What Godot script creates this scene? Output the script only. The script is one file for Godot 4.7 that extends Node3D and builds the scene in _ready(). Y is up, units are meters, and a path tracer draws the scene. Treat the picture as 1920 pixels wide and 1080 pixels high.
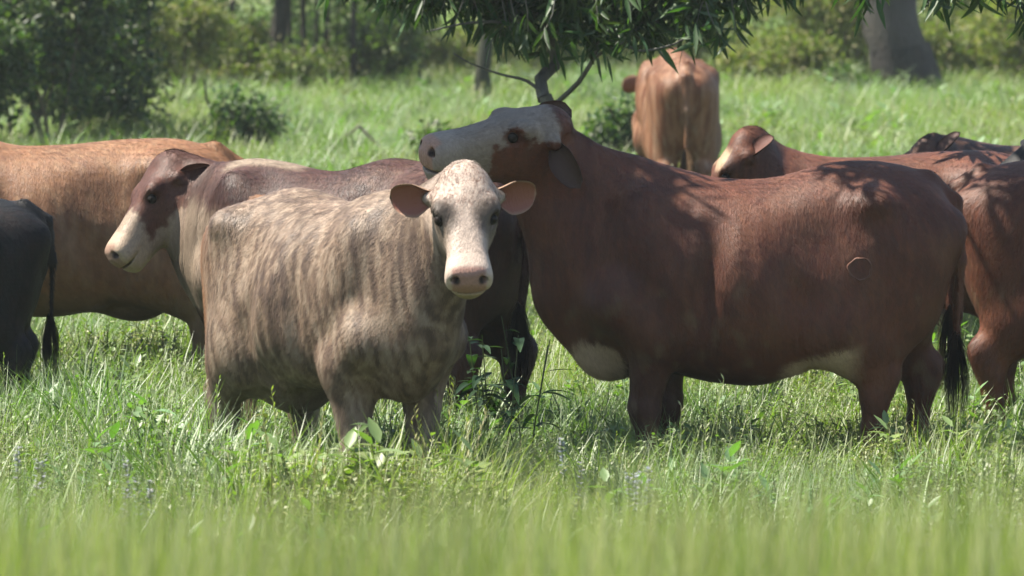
extends Node3D
# A small herd of cattle standing in deep green pasture under the edge of a shade tree, seen through a long lens.

const FOCAL := 9800.0        # focal length in pixels of a 1920 wide picture
const EYE := Vector3(0, 2.43, 0)
const PITCH := 0.0748        # radians below the horizontal
var rng := RandomNumberGenerator.new()
var taken := {}
var grain := FastNoiseLite.new()
var patch := FastNoiseLite.new()


func at(px: float, py: float, d: float) -> Vector3:
	# the place d metres in front of the camera that lies in that direction
	var f := Vector3(0, -sin(PITCH), -cos(PITCH))
	var u := Vector3(0, cos(PITCH), -sin(PITCH))
	var r := f + Vector3.RIGHT * (px - 960.0) / FOCAL + u * (540.0 - py) / FOCAL
	return EYE + r * (d / -r.z)


func ground_at(px: float, d: float) -> Vector3:
	return Vector3((px - 960.0) / FOCAL * d, 0, -d)


func numbered(called: String) -> String:
	taken[called] = taken.get(called, -1) + 1
	return called if taken[called] == 0 else "%s_%03d" % [called, taken[called]]


func tag(o: Node, label := "", category := "", group := "", kind := "") -> Node:
	if label: o.set_meta("label", label)
	if category: o.set_meta("category", category)
	if group: o.set_meta("group", group)
	if kind: o.set_meta("kind", kind)
	return o


func thing(called: String, where: Vector3, turn := 0.0) -> Node3D:
	var o := Node3D.new()
	o.name = numbered(called)
	add_child(o)
	o.position = where
	o.rotation.y = turn
	return o


func part(called: String, m: Mesh, mat: Material, parent: Node = self) -> MeshInstance3D:
	var o := MeshInstance3D.new()
	o.name = numbered(called) if parent == self else called
	o.mesh = m
	o.material_override = mat
	parent.add_child(o, true)
	return o


func plain(c: Color, rough := 0.8, spec := 0.4) -> StandardMaterial3D:
	var m := StandardMaterial3D.new()
	m.albedo_color = c.linear_to_srgb()
	m.roughness = rough
	m.metallic_specular = spec
	return m


func tinted(rough := 0.7, spec := 0.4, back := 0.0) -> StandardMaterial3D:
	var m := plain(Color.WHITE, rough, spec)
	m.vertex_color_use_as_albedo = true
	m.cull_mode = BaseMaterial3D.CULL_DISABLED
	if back > 0.0:
		m.backlight_enabled = true
		m.backlight = Color(back * 0.85, back, back * 0.45)
	return m


func arrays_mesh(v: PackedVector3Array, n: PackedVector3Array, c: PackedColorArray, idx: PackedInt32Array) -> ArrayMesh:
	var a := []
	a.resize(Mesh.ARRAY_MAX)
	a[Mesh.ARRAY_VERTEX] = v
	a[Mesh.ARRAY_NORMAL] = n
	if c.size(): a[Mesh.ARRAY_COLOR] = c
	a[Mesh.ARRAY_INDEX] = idx
	var m := ArrayMesh.new()
	m.add_surface_from_arrays(Mesh.PRIMITIVE_TRIANGLES, a)
	return m


# ---------------------------------------------------------------- smooth bodies
class Prim:
	var loft := false
	var a: Vector3
	var b: Vector3
	var ba: Vector3
	var inv := 0.0
	var ra := 0.0
	var rb := 0.0
	var k := 0.04
	var sub := false
	var scaled := false
	var m: Basis
	var ms := 1.0
	var c: Vector3
	var br := 0.0
	var pad := 1.0
	var inv_t: Transform3D
	var x0 := 0.0
	var x1 := 0.0
	var steps := 0
	var lut: PackedFloat32Array
	var n_up := 2.0
	var n_dn := 2.4

	func dist(p: Vector3) -> float:
		if loft:
			var q: Vector3 = inv_t * p
			var u: float = (q.x - x0) / (x1 - x0) * steps
			var over := 0.0
			if u < 0.0:
				over = x0 - q.x
				u = 0.0
			elif u >= steps:
				over = q.x - x1
				u = steps - 0.0001
			var i := int(u)
			var f: float = u - i
			i *= 4
			var dy: float = q.y - lerpf(lut[i], lut[i + 4], f)
			var hz: float = lerpf(lut[i + 3], lut[i + 7], f)
			var hy: float
			var n: float
			if dy > 0.0:
				hy = lerpf(lut[i + 1], lut[i + 5], f)
				n = n_up
			else:
				hy = lerpf(lut[i + 2], lut[i + 6], f)
				n = n_dn
				dy = -dy
			var s: float = pow(pow(absf(q.z) / hz, n) + pow(dy / hy, n), 1.0 / n)
			var d: float = (s - 1.0) * minf(hy, hz)
			if over > 0.0:
				d = sqrt(maxf(d, 0.0) * maxf(d, 0.0) + over * over) if d > 0.0 else over
			return d
		if scaled:
			p = m * p
		var pa := p - a
		var t := clampf(pa.dot(ba) * inv, 0.0, 1.0)
		return ((pa - ba * t).length() - (ra + (rb - ra) * t)) * ms


class Body:
	var prims: Array[Prim] = []
	var boxes := []            # [AABB, cell] meshed one after another; each leaves out the inside of the later ones
	var colour: Callable
	var v := PackedVector3Array()
	var n := PackedVector3Array()
	var c := PackedColorArray()
	var idx := PackedInt32Array()

	func cone(a: Vector3, b: Vector3, ra: float, rb: float, k := 0.05, flat := 1.0, axis := Vector3(0, 0, 1), sub := false) -> Prim:
		var p := Prim.new()
		p.c = (a + b) * 0.5
		p.br = a.distance_to(b) * 0.5 + maxf(ra, rb) * maxf(1.0, flat)
		if flat != 1.0:
			p.scaled = true
			var s := 1.0 / flat - 1.0
			var u := axis.normalized()
			p.m = Basis(Vector3(1, 0, 0) + u * u.x * s, Vector3(0, 1, 0) + u * u.y * s, Vector3(0, 0, 1) + u * u.z * s)
			p.ms = minf(1.0, flat)
			p.pad = maxf(flat, 1.0) / minf(flat, 1.0)
			a = p.m * a
			b = p.m * b
		p.a = a
		p.b = b
		p.ba = b - a
		p.inv = 1.0 / p.ba.length_squared() if p.ba.length_squared() > 1e-9 else 0.0
		p.ra = ra
		p.rb = rb
		p.k = k
		p.sub = sub
		prims.append(p)
		return p

	func ball(c0: Vector3, r: Vector3, k := 0.05, turn := Basis.IDENTITY, sub := false) -> Prim:
		var p := Prim.new()
		p.c = c0
		p.br = maxf(r.x, maxf(r.y, r.z))
		p.scaled = true
		p.m = Basis.from_scale(Vector3(1.0 / r.x, 1.0 / r.y, 1.0 / r.z)) * turn.transposed()
		p.ms = minf(r.x, minf(r.y, r.z))
		p.pad = p.br / p.ms
		p.a = p.m * c0
		p.ra = 1.0
		p.rb = 1.0
		p.k = k
		p.sub = sub
		prims.append(p)
		return p

	func both(a: Vector3, b: Vector3, ra: float, rb: float, k := 0.05, flat := 1.0) -> void:
		cone(a, b, ra, rb, k, flat)
		cone(a * Vector3(1, 1, -1), b * Vector3(1, 1, -1), ra, rb, k, flat)

	func sections(rows: Array, frame: Transform3D, k: float, up := 2.0, dn := 2.4, steps := 64, ribs := 0.0) -> Prim:
		# rows: [x, centre height, half height up, half height down, half width]
		var p := Prim.new()
		p.loft = true
		p.pad = 1.6
		p.inv_t = frame.affine_inverse()
		p.steps = steps
		p.x0 = rows[0][0]
		p.x1 = rows[rows.size() - 1][0]
		p.n_up = up
		p.n_dn = dn
		p.k = k
		var r := 0
		for s in steps + 1:
			var x: float = lerpf(p.x0, p.x1, float(s) / steps)
			while r < rows.size() - 2 and x > rows[r + 1][0]:
				r += 1
			var A: Array = rows[r]
			var B: Array = rows[r + 1]
			var P: Array = rows[maxi(r - 1, 0)]
			var Q: Array = rows[mini(r + 2, rows.size() - 1)]
			var f: float = (x - A[0]) / (B[0] - A[0])
			for e in range(1, 5):
				var ta: float = (B[e] - P[e]) / (B[0] - P[0]) * (B[0] - A[0]) if r > 0 else B[e] - A[e]
				var tb: float = (Q[e] - A[e]) / (Q[0] - A[0]) * (B[0] - A[0]) if r < rows.size() - 2 else B[e] - A[e]
				var f2 := f * f
				var f3 := f2 * f
				var val: float = (2 * f3 - 3 * f2 + 1) * A[e] + (f3 - 2 * f2 + f) * ta + (-2 * f3 + 3 * f2) * B[e] + (f3 - f2) * tb
				if e == 4 and ribs > 0.0: val += ribs * sin(x * TAU / 0.082) * smoothstep(-0.26, -0.10, x) * smoothstep(0.42, 0.25, x)
				p.lut.append(val if e == 1 else maxf(val, 0.004))
		for e in 4: p.lut.append(p.lut[steps * 4 + e])
		var span := 0.0
		for row in rows: span = maxf(span, absf(row[1]) * 0.0 + maxf(row[2], maxf(row[3], row[4])))
		var mid: float = rows[rows.size() / 2][1]
		p.c = frame * Vector3((p.x0 + p.x1) / 2, mid, 0)
		p.br = (p.x1 - p.x0) / 2 + span
		prims.append(p)
		return p

	func near(p: Vector3, reach: float) -> Array[Prim]:
		var out: Array[Prim] = []
		for q in prims:
			if q.c.distance_to(p) < q.br + (reach + q.k) * q.pad:
				out.append(q)
		return out

	func field(p: Vector3, list: Array[Prim]) -> float:
		var d := 1e3
		for q in list:
			var e := q.dist(p)
			var k := q.k
			if q.sub:
				var h := maxf(k - absf(d + e), 0.0) / k
				d = maxf(d, -e) + h * h * k * 0.25
			else:
				var h := maxf(k - absf(d - e), 0.0) / k
				d = minf(d, e) - h * h * k * 0.25
		return d

	func hit(from: Vector3, dir: Vector3) -> Vector3:
		var p := from
		for i in 60:
			var d := field(p, prims)
			if d < 0.002: break
			p += dir * minf(d * 0.6, 0.03)
		return p

	func build() -> void:
		for i in boxes.size():
			var holes := []
			for j in range(i + 1, boxes.size()):
				holes.append((boxes[j][0] as AABB).grow(-3.0 * float(boxes[i][1])))
			nets(boxes[i][0], boxes[i][1], holes)

	func nets(box: AABB, h: float, holes: Array) -> void:
		var nb := Vector3i((box.size / (h * 4)).ceil())
		var nx := nb.x * 4 + 1
		var ny := nb.y * 4 + 1
		var nz := nb.z * 4 + 1
		var lo := box.position
		var val := PackedFloat32Array()
		val.resize(nx * ny * nz)
		val.fill(1e9)
		var cell := PackedInt32Array()
		cell.resize(nx * ny * nz)
		cell.fill(-1)
		var R := h * 3.47
		var live := []
		for bz in nb.z:
			for by in nb.y:
				for bx in nb.x:
					var mid := lo + Vector3(bx * 4 + 2, by * 4 + 2, bz * 4 + 2) * h
					var skip := false
					for hole in holes:
						if (hole as AABB).grow(-R).has_point(mid): skip = true
					if skip: continue
					var list := near(mid, R + 0.02)
					if list.is_empty(): continue
					if absf(field(mid, list)) > R * 2.2: continue
					live.append(Vector3i(bx, by, bz) * 4)
					for k in 5:
						for j in 5:
							var o := ((bz * 4 + k) * ny + by * 4 + j) * nx + bx * 4
							for i in 5:
								if val[o + i] > 1e8:
									val[o + i] = field(lo + Vector3(bx * 4 + i, by * 4 + j, bz * 4 + k) * h, list)
		var sy := nx
		var sz := nx * ny
		var corner := [0, 1, sy, sy + 1, sz, sz + 1, sz + sy, sz + sy + 1]
		var edges := [[0, 1], [2, 3], [4, 5], [6, 7], [0, 2], [1, 3], [4, 6], [5, 7], [0, 4], [1, 5], [2, 6], [3, 7]]
		var offs := []
		for q in 8: offs.append(Vector3(q & 1, (q >> 1) & 1, q >> 2))
		var made := PackedInt32Array()
		var g := PackedFloat32Array()
		g.resize(8)
		for b0: Vector3i in live:
			for k in range(b0.z, b0.z + 4):
				for j in range(b0.y, b0.y + 4):
					for i in range(b0.x, b0.x + 4):
						var o := (k * ny + j) * nx + i
						var inside := 0
						for q in 8:
							g[q] = val[o + corner[q]]
							if g[q] < 0.0: inside += 1
						if inside == 0 or inside == 8: continue
						var sum := Vector3.ZERO
						var cnt := 0
						for e in edges:
							var ga := g[e[0]]
							var gb := g[e[1]]
							if (ga < 0.0) != (gb < 0.0):
								sum += (offs[e[0]] as Vector3).lerp(offs[e[1]], ga / (ga - gb))
								cnt += 1
						sum /= cnt
						var pos := lo + (Vector3(i, j, k) + sum) * h
						var hide := false
						for hole in holes:
							if (hole as AABB).has_point(pos): hide = true
						if hide: continue
						var nrm := Vector3(g[1] + g[3] + g[5] + g[7] - g[0] - g[2] - g[4] - g[6], g[2] + g[3] + g[6] + g[7] - g[0] - g[1] - g[4] - g[5], g[4] + g[5] + g[6] + g[7] - g[0] - g[1] - g[2] - g[3]).normalized()
						for hole in holes:
							# tuck the coarse skin under the finer skin of the head
							var rim_: AABB = (hole as AABB).grow(2.0 * h)
							if rim_.has_point(pos):
								var inn := minf(minf(pos.x - rim_.position.x, rim_.end.x - pos.x), minf(minf(pos.y - rim_.position.y, rim_.end.y - pos.y), minf(pos.z - rim_.position.z, rim_.end.z - pos.z)))
								pos -= nrm * 0.006 * clampf(inn / (2.0 * h), 0.0, 1.0)
						cell[o] = v.size()
						made.append(o)
						v.append(pos)
						n.append(nrm)
						c.append(colour.call(pos, nrm))
		for o in made:
			var s0 := val[o] < 0.0
			if s0 != (val[o + 1] < 0.0): quad(cell[o], cell[o - sy], cell[o - sy - sz], cell[o - sz])
			if s0 != (val[o + sy] < 0.0): quad(cell[o], cell[o - 1], cell[o - 1 - sz], cell[o - sz])
			if s0 != (val[o + sz] < 0.0): quad(cell[o], cell[o - 1], cell[o - 1 - sy], cell[o - sy])

	func quad(a: int, b: int, d: int, e: int) -> void:
		if a < 0 or b < 0 or d < 0 or e < 0: return
		if (v[d] - v[a]).cross(v[e] - v[b]).dot(n[a] + n[d]) > 0.0:
			idx.append_array(PackedInt32Array([a, d, b, a, e, d]))
		else:
			idx.append_array(PackedInt32Array([a, b, d, a, d, e]))

	func sheet(rows: int, cols: int, pts: PackedVector3Array, inner: Color, outer: Color, thick: float) -> void:
		# a thin curved sheet with two faces and closed rims: an ear
		var nn := PackedVector3Array()
		for r in rows:
			for q in cols:
				var du := pts[mini(r + 1, rows - 1) * cols + q] - pts[maxi(r - 1, 0) * cols + q]
				var dv := pts[r * cols + mini(q + 1, cols - 1)] - pts[r * cols + maxi(q - 1, 0)]
				nn.append(du.cross(dv).normalized())
		var base := v.size()
		for side in 2:
			for i in pts.size():
				var sgn := 1.0 if side == 0 else -1.0
				var r := i / cols
				var q := i % cols
				var rim := r == rows - 1 or q == 0 or q == cols - 1
				v.append(pts[i] + nn[i] * sgn * thick * (0.25 if rim else 1.0))
				n.append(nn[i] * sgn)
				c.append((outer if rim else inner) if side == 0 else outer)
		var N := pts.size()
		for r in rows - 1:
			for q in cols - 1:
				var i := base + r * cols + q
				quad(i, i + 1, i + cols + 1, i + cols)
				quad(i + N, i + N + 1, i + N + cols + 1, i + N + cols)
		for r in rows - 1:
			for q in [0, cols - 1]:
				var i: int = base + r * cols + q
				idx.append_array(PackedInt32Array([i, i + cols, i + N, i + cols, i + N + cols, i + N]))
		for q in cols - 1:
			var i := base + (rows - 1) * cols + q
			idx.append_array(PackedInt32Array([i, i + 1, i + N, i + 1, i + N + 1, i + N]))


# ---------------------------------------------------------------- cattle
const TRUNK := [
	[-0.84, 1.02, 0.10, 0.14, 0.08], [-0.77, 1.00, 0.22, 0.32, 0.20], [-0.60, 0.97, 0.315, 0.38, 0.275], [-0.34, 0.92, 0.37, 0.38, 0.32],
	[-0.05, 0.87, 0.395, 0.41, 0.365], [0.20, 0.86, 0.40, 0.40, 0.355], [0.42, 0.87, 0.42, 0.36, 0.295], [0.60, 0.92, 0.36, 0.34, 0.24], [0.78, 0.93, 0.25, 0.28, 0.18], [0.90, 0.93, 0.10, 0.12, 0.09]]
const SKULL := [
	[-0.03, -0.055, 0.03, 0.04, 0.045], [0.0, -0.055, 0.062, 0.075, 0.078], [0.06, -0.06, 0.082, 0.115, 0.112], [0.15, -0.065, 0.088, 0.14, 0.122],
	[0.25, -0.07, 0.078, 0.125, 0.091], [0.34, -0.075, 0.072, 0.094, 0.082], [0.42, -0.08, 0.074, 0.080, 0.092], [0.465, -0.083, 0.072, 0.074, 0.096], [0.495, -0.085, 0.056, 0.060, 0.080], [0.508, -0.086, 0.03, 0.03, 0.04]]


const DYE := {"cream": Color(0.445, 0.425, 0.40), "red": Color(0.70, 0.58, 0.45), "white_face": Color(0.42, 0.37, 0.32), "tan": Color(0.46, 0.42, 0.375), "buff": Color(0.43, 0.345, 0.29),
	"chestnut": Color(0.60, 0.50, 0.39), "dun": Color(0.85, 0.72, 0.60), "black": Color(0.20, 0.18, 0.18)}


func speck(p: Vector3, fx: float, fy: float, fz: float) -> float:
	return grain.get_noise_3d(p.x * fx, p.y * fy, p.z * fz)


func coat(kind: String, p: Vector3, nrm: Vector3, h: Vector3) -> Color:
	# base colour of the hair at a place p of the body (h: the same place along the head)
	var fine := speck(p, 160, 50, 160)
	var streak := speck(p, 34, 6.5, 34)
	var blot := patch.get_noise_3d(p.x * 2.2, p.y * 2.2, p.z * 2.2)
	var on_head := h.x > -0.14 and h.x < 0.6 and absf(h.z) < 0.2 and absf(h.y + 0.07) < 0.21
	var col := Color(0.2, 0.1, 0.05)
	var nose := smoothstep(0.448, 0.468, h.x + 0.3 * minf(h.y + 0.06, 0.0)) * smoothstep(0.074, 0.062, absf(h.z)) * smoothstep(-0.128, -0.118, h.y) if on_head else 0.0
	match kind:
		"cream":
			var warp := patch.get_noise_3d(p.x * 3.1, p.y * 3.1, p.z * 3.1)
			var drip := speck(p + Vector3(0.22 * p.y + 0.05 * warp, 0, 0.05 * warp), 19, 1.9, 19) + 0.75 * speck(p + Vector3(0.3 * p.y, 0, 0), 48, 3.6, 48)
			col = Color(0.35, 0.25, 0.18).lerp(Color(0.155, 0.105, 0.08), clampf(drip * 1.9 + blot * 0.4 + 0.18, 0, 1)).lerp(Color(0.50, 0.40, 0.31), clampf(-drip * 1.9 - blot * 0.3 - 0.1, 0, 0.9))
			var rust := smoothstep(-0.44, -0.66, p.x + blot * 0.15) * smoothstep(0.5, 0.7, p.y)
			col = col.lerp(Color(0.34, 0.165, 0.075), rust * 0.9)
			col = col.lerp(Color(0.36, 0.30, 0.25), smoothstep(0.62, 0.45, p.y + blot * 0.1) * 0.5)
			if on_head:
				var face := Color(0.72, 0.60, 0.52)
				var mott := clampf(speck(h, 62, 62, 62) * 2.8 - 0.15, 0, 1) * smoothstep(0.25, 0.12, h.x) * smoothstep(-0.05, 0.0, h.y + 0.04)
				face = face.lerp(Color(0.27, 0.15, 0.105), mott)
				face = face.lerp(Color(0.13, 0.10, 0.08), 0.97 * smoothstep(0.092, 0.045, Vector3((h.x - 0.20) * 0.8, (h.y + 0.02) * 0.8, absf(h.z) - 0.095).length() + 0.012 * fine))
				face = face.lerp(Color(0.30, 0.25, 0.20), 0.6 * smoothstep(0.05, 0.10, absf(h.z) + 0.03 * blot) * smoothstep(0.16, 0.24, h.x) * smoothstep(0.42, 0.36, h.x))
				face = face.lerp(Color(0.50, 0.285, 0.235), nose * 0.9)
				face = face.lerp(Color(0.42, 0.34, 0.2), smoothstep(-0.125, -0.15, h.y) * smoothstep(0.30, 0.40, h.x) * 0.8)
				col = col.lerp(face, smoothstep(-0.13, -0.075, h.x + 0.02 * streak) * smoothstep(-0.22, -0.15, h.y))
		"red":
			col = Color(0.130, 0.050, 0.030).lerp(Color(0.085, 0.033, 0.022), clampf(0.4 + blot * 0.9 + streak * 0.8, 0, 1))
			col = col.lerp(Color(0.17, 0.085, 0.055), clampf(speck(p, 7, 4, 7) * 1.1, 0, 0.35))
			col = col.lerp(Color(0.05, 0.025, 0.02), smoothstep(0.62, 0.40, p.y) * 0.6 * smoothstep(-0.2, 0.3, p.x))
			var under := smoothstep(0.62, 0.585, p.y + 0.35 * (p.x + 0.30) + blot * 0.03) * smoothstep(-0.42, -0.30, p.x) * smoothstep(0.03, -0.06, p.x + 0.25 * absf(p.z))
			col = col.lerp(Color(0.50, 0.44, 0.35), under)
			var brisket := smoothstep(0.11, 0.085, Vector2(p.x - 0.66, (p.y - 0.53) * 0.9).length() + blot * 0.07 + streak * 0.02)
			col = col.lerp(Color(0.55, 0.47, 0.40), brisket)
			if on_head:
				var rag := 0.035 * patch.get_noise_3d(h.x * 16, h.y * 16, h.z * 16)
				var white := maxf(smoothstep(0.265, 0.285, h.x + rag), smoothstep(-0.062, -0.045, h.y + rag))
				white *= smoothstep(-0.01, 0.02, h.x) * (1.0 - smoothstep(0.05, 0.035, Vector3(h.x - 0.185, h.y + 0.03, absf(h.z) - 0.115).length() + rag * 0.3))
				col = col.lerp(Color(0.29, 0.285, 0.285).lerp(Color(0.225, 0.205, 0.19), clampf(blot + 0.3, 0, 1)), white)
				col = col.lerp(Color(0.40, 0.25, 0.2), nose * 0.7)
		"white_face":
			col = Color(0.115, 0.047, 0.036).lerp(Color(0.07, 0.032, 0.028), clampf(0.4 + blot + streak * 0.8, 0, 1))
			col = col.lerp(Color(0.22, 0.13, 0.10), clampf(speck(p, 14, 14, 14) * 1.8 - 0.2, 0, 0.6) * smoothstep(0.0, -0.15, p.x) * smoothstep(1.05, 1.2, p.y))
			var rag2 := 0.05 * blot + 0.02 * streak
			var pale := Color(0.46, 0.40, 0.335).lerp(Color(0.33, 0.27, 0.215), clampf(blot * 1.2 + 0.3 + streak, 0, 1))
			var front := smoothstep(0.50, 0.60, p.x + rag2) * smoothstep(0.60, 0.66, p.y + rag2) * smoothstep(1.15, 1.06, p.y + 1.5 * rag2)
			var crest := smoothstep(1.19, 1.22, p.y + rag2 * 0.4) * smoothstep(0.20, 0.30, p.x) * smoothstep(0.66, 0.58, p.x) * smoothstep(0.09, 0.06, absf(p.z))
			col = col.lerp(pale, maxf(front, crest))
			if on_head:
				var r3 := 0.03 * patch.get_noise_3d(h.x * 14, h.y * 14, h.z * 14)
				var face2 := Color(0.13, 0.055, 0.04).lerp(Color(0.19, 0.09, 0.07), clampf(0.5 + speck(h, 50, 50, 50), 0, 1))
				var w2 := smoothstep(0.265, 0.295, h.x + r3 + 0.45 * h.y)
				var w3 := smoothstep(-0.135, -0.16, h.y + r3)
				face2 = face2.lerp(Color(0.58, 0.50, 0.42), maxf(w2, w3 * 0.75))
				face2 = face2.lerp(Color(0.42, 0.28, 0.24), nose * 0.7)
				col = col.lerp(face2, smoothstep(-0.12, -0.06, h.x + 0.1 * rag2) * smoothstep(-0.26, -0.18, h.y))
		"tan":
			col = Color(0.36, 0.185, 0.095).lerp(Color(0.235, 0.115, 0.06), clampf(0.35 + blot * 0.9 + streak * 0.9, 0, 1)).lerp(Color(0.46, 0.29, 0.17), clampf(speck(p, 18, 5, 18) * 1.3, 0, 0.6))
			col = col.lerp(Color(0.30, 0.21, 0.13), smoothstep(0.62, 0.5, p.y))
		"buff":
			col = Color(0.45, 0.27, 0.165).lerp(Color(0.27, 0.13, 0.07), clampf(0.45 + blot * 0.9 + speck(p, 16, 1.6, 16) * 2.2, 0, 1)).lerp(Color(0.60, 0.48, 0.36), clampf(speck(p + Vector3.ONE, 20, 1.3, 20) * 2.0 - 0.3, 0, 0.7))
		"chestnut":
			col = Color(0.150, 0.062, 0.040).lerp(Color(0.09, 0.038, 0.027), clampf(0.4 + blot + streak, 0, 1))
			if on_head:
				col = col.lerp(Color(0.52, 0.44, 0.36), smoothstep(0.016, 0.024, h.y + 0.010 * blot) * smoothstep(0.05, 0.09, h.x))
		"dun":
			col = Color(0.085, 0.048, 0.036).lerp(Color(0.055, 0.032, 0.026), clampf(0.4 + blot + streak, 0, 1))
		"black":
			col = Color(0.014, 0.012, 0.013).lerp(Color(0.025, 0.020, 0.02), clampf(0.3 + blot + streak, 0, 1))
	if on_head: col = col.lerp(Color(0.03, 0.02, 0.018), smoothstep(0.021, 0.011, Vector3((h.x - 0.495) * 0.6, h.y + 0.052, (absf(h.z) - 0.056) * 0.8).length()))
	# dried mud and rubbed patches
	var mud := clampf(patch.get_noise_3d(p.x * 7.0 + 30.0, p.y * 5.0, p.z * 7.0) * 2.4 - 0.75, 0, 0.6)
	col = col.lerp(Color(0.20, 0.16, 0.115), mud * smoothstep(1.15, 0.55, p.y))
	var hoof := smoothstep(0.075, 0.06, p.y)
	col = col.lerp(Color(0.05, 0.045, 0.04), hoof)
	var depth: Color = DYE[kind]
	return Color(col.r * depth.r, col.g * depth.g, col.b * depth.b) * (1.0 + 0.28 * fine)


func plan_cow(w: Dictionary) -> Body:
	# joints and sections of one animal: x forward, y up, z to its right, hooves at y = 0
	var b := Body.new()
	var rows: Array = w.get("trunk", TRUNK)
	var fat: float = w.get("fat", 1.0)
	var wide := []
	var long: float = w.get("long", 1.0)
	for r in rows: wide.append([r[0] * long, r[1], r[2], r[3], r[4] * fat])
	b.sections(wide, Transform3D.IDENTITY, 0.05, 2.0, 2.5, 110, w.get("ribs", 0.001))
	var slim: float = w.get("slim", 1.0)
	for s in [-1.0, 1.0]:
		# hollow before the hook bone
		b.ball(Vector3(-0.25 * long, 1.10, 0.405 * s * fat), Vector3(0.17, 0.14, 0.085), 0.12, Basis.IDENTITY, true)
	for s in [-1.0, 1.0]:
		# the crease behind the shoulder and the one before the thigh
		b.ball(Vector3(0.27 * long, 0.84, 0.385 * s * fat), Vector3(0.045, 0.26, 0.07), 0.08, Basis(Vector3(0, 0, 1), 0.16), true)
		b.ball(Vector3(-0.20 * long, 0.74, 0.415 * s * fat), Vector3(0.06, 0.17, 0.08), 0.09, Basis(Vector3(0, 0, 1), -0.5), true)
	var hip: float = w.get("hip", 1.0)
	var hips: float = w.get("hips", fat)
	for s in [-1.0, 1.0]:
		var fr: float = w.get("front", [0.0, 0.0])[0 if s < 0 else 1]
		var hd: float = w.get("hind", [0.0, 0.0])[0 if s < 0 else 1]
		# shoulder, forearm, cannon, hoof
		b.ball(Vector3((0.47) * long, 0.98, 0.19 * s * slim), Vector3(0.14, 0.28, 0.095), 0.06, Basis(Vector3(0, 0, 1), -0.35))
		b.cone(Vector3((0.63) * long, 0.79, 0.20 * s * slim), Vector3((0.46 + fr * 0.4) * long, 0.66, 0.205 * s * slim), 0.12 * slim, 0.105 * slim, 0.07, 0.85)
		b.cone(Vector3((0.46 + fr * 0.4) * long, 0.68, 0.185 * s * slim), Vector3((0.50 + fr) * long, 0.36, 0.165 * s * slim), 0.108, 0.060, 0.05, 0.85)
		b.cone(Vector3((0.50 + fr) * long, 0.36, 0.165 * s * slim), Vector3((0.495 + fr) * long, 0.33, 0.165 * s * slim), 0.062, 0.056, 0.03)
		b.cone(Vector3((0.495 + fr) * long, 0.33, 0.165 * s * slim), Vector3((0.485 + fr) * long, 0.13, 0.165 * s * slim), 0.045, 0.042, 0.03)
		b.cone(Vector3((0.485 + fr) * long, 0.13, 0.165 * s * slim), Vector3((0.51 + fr) * long, 0.075, 0.165 * s * slim), 0.048, 0.045, 0.03)
		b.cone(Vector3((0.52 + fr) * long, 0.055, 0.165 * s * slim), Vector3((0.535 + fr) * long, 0.03, 0.165 * s * slim), 0.05, 0.062, 0.02)
		b.ball(Vector3(0.66 * long, 0.80, 0.175 * s * slim), Vector3(0.05, 0.06, 0.04), 0.07)
		b.ball(Vector3((0.42 + fr * 0.4) * long, 0.69, 0.215 * s * slim), Vector3(0.055, 0.07, 0.045), 0.05)
		# hook bone, thigh, buttock, gaskin, hock, cannon, hoof
		b.ball(Vector3(-0.47 * long, 1.165 * hip, 0.255 * s * hips), Vector3(0.08, 0.055, 0.06), 0.075, Basis(Vector3(0, 1, 0), 0.5 * s))
		b.ball(Vector3(-0.80 * long, 1.10, 0.105 * s * hips), Vector3(0.055, 0.05, 0.045), 0.06)
		b.ball(Vector3((-0.37 + hd * 0.5) * long, 0.715, 0.25 * s * hips), Vector3(0.075, 0.085, 0.05), 0.06)
		b.cone(Vector3((-0.36 + hd * 0.5) * long, 0.74, 0.22 * s * hips), Vector3(-0.14 * long, 0.56, 0.19 * s * hips), 0.055, 0.03, 0.09, 0.6)
		b.cone(Vector3((-0.52) * long, 1.02, 0.175 * s * hips), Vector3((-0.40 + hd * 0.5) * long, 0.70, 0.225 * s * hips), 0.20, 0.15, 0.075, 0.64)
		b.cone(Vector3((-0.72) * long, 1.04, 0.12 * s * hips), Vector3((-0.63 + hd * 0.5) * long, 0.64, 0.175 * s * hips), 0.13, 0.105, 0.12, 0.8)
		b.cone(Vector3((-0.44 + hd * 0.5) * long, 0.70, 0.205 * s * hips), Vector3((-0.70 + hd) * long, 0.47, 0.185 * s * hips), 0.145, 0.068, 0.08, 0.75)
		b.cone(Vector3((-0.73 + hd) * long, 0.50, 0.185 * s * hips), Vector3((-0.69 + hd) * long, 0.40, 0.185 * s * hips), 0.058, 0.056, 0.05)
		b.cone(Vector3((-0.70 + hd) * long, 0.43, 0.185 * s * hips), Vector3((-0.665 + hd) * long, 0.14, 0.185 * s * hips), 0.052, 0.044, 0.03)
		b.cone(Vector3((-0.665 + hd) * long, 0.14, 0.185 * s * hips), Vector3((-0.63 + hd) * long, 0.075, 0.185 * s * hips), 0.05, 0.046, 0.03)
		b.cone(Vector3((-0.62 + hd) * long, 0.055, 0.185 * s * hips), Vector3((-0.605 + hd) * long, 0.03, 0.185 * s * hips), 0.05, 0.062, 0.02)
	# brisket, flank skin, udder
	b.cone(Vector3(0.70 * long, 0.80, 0), Vector3(0.66 * long, w.get("brisket", 0.60), 0), 0.15, 0.095, 0.14, 0.65)
	if w.get("udder", false):
		b.ball(Vector3(-0.36 * long, 0.55, 0), Vector3(0.17, 0.12, 0.13), 0.10)
	# tail
	var tail: Array = w.get("tail", [Vector3(-0.74, 1.24, 0), Vector3(-0.855, 1.17, 0), Vector3(-0.885, 0.95, 0), Vector3(-0.87, 0.62, 0)])
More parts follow.
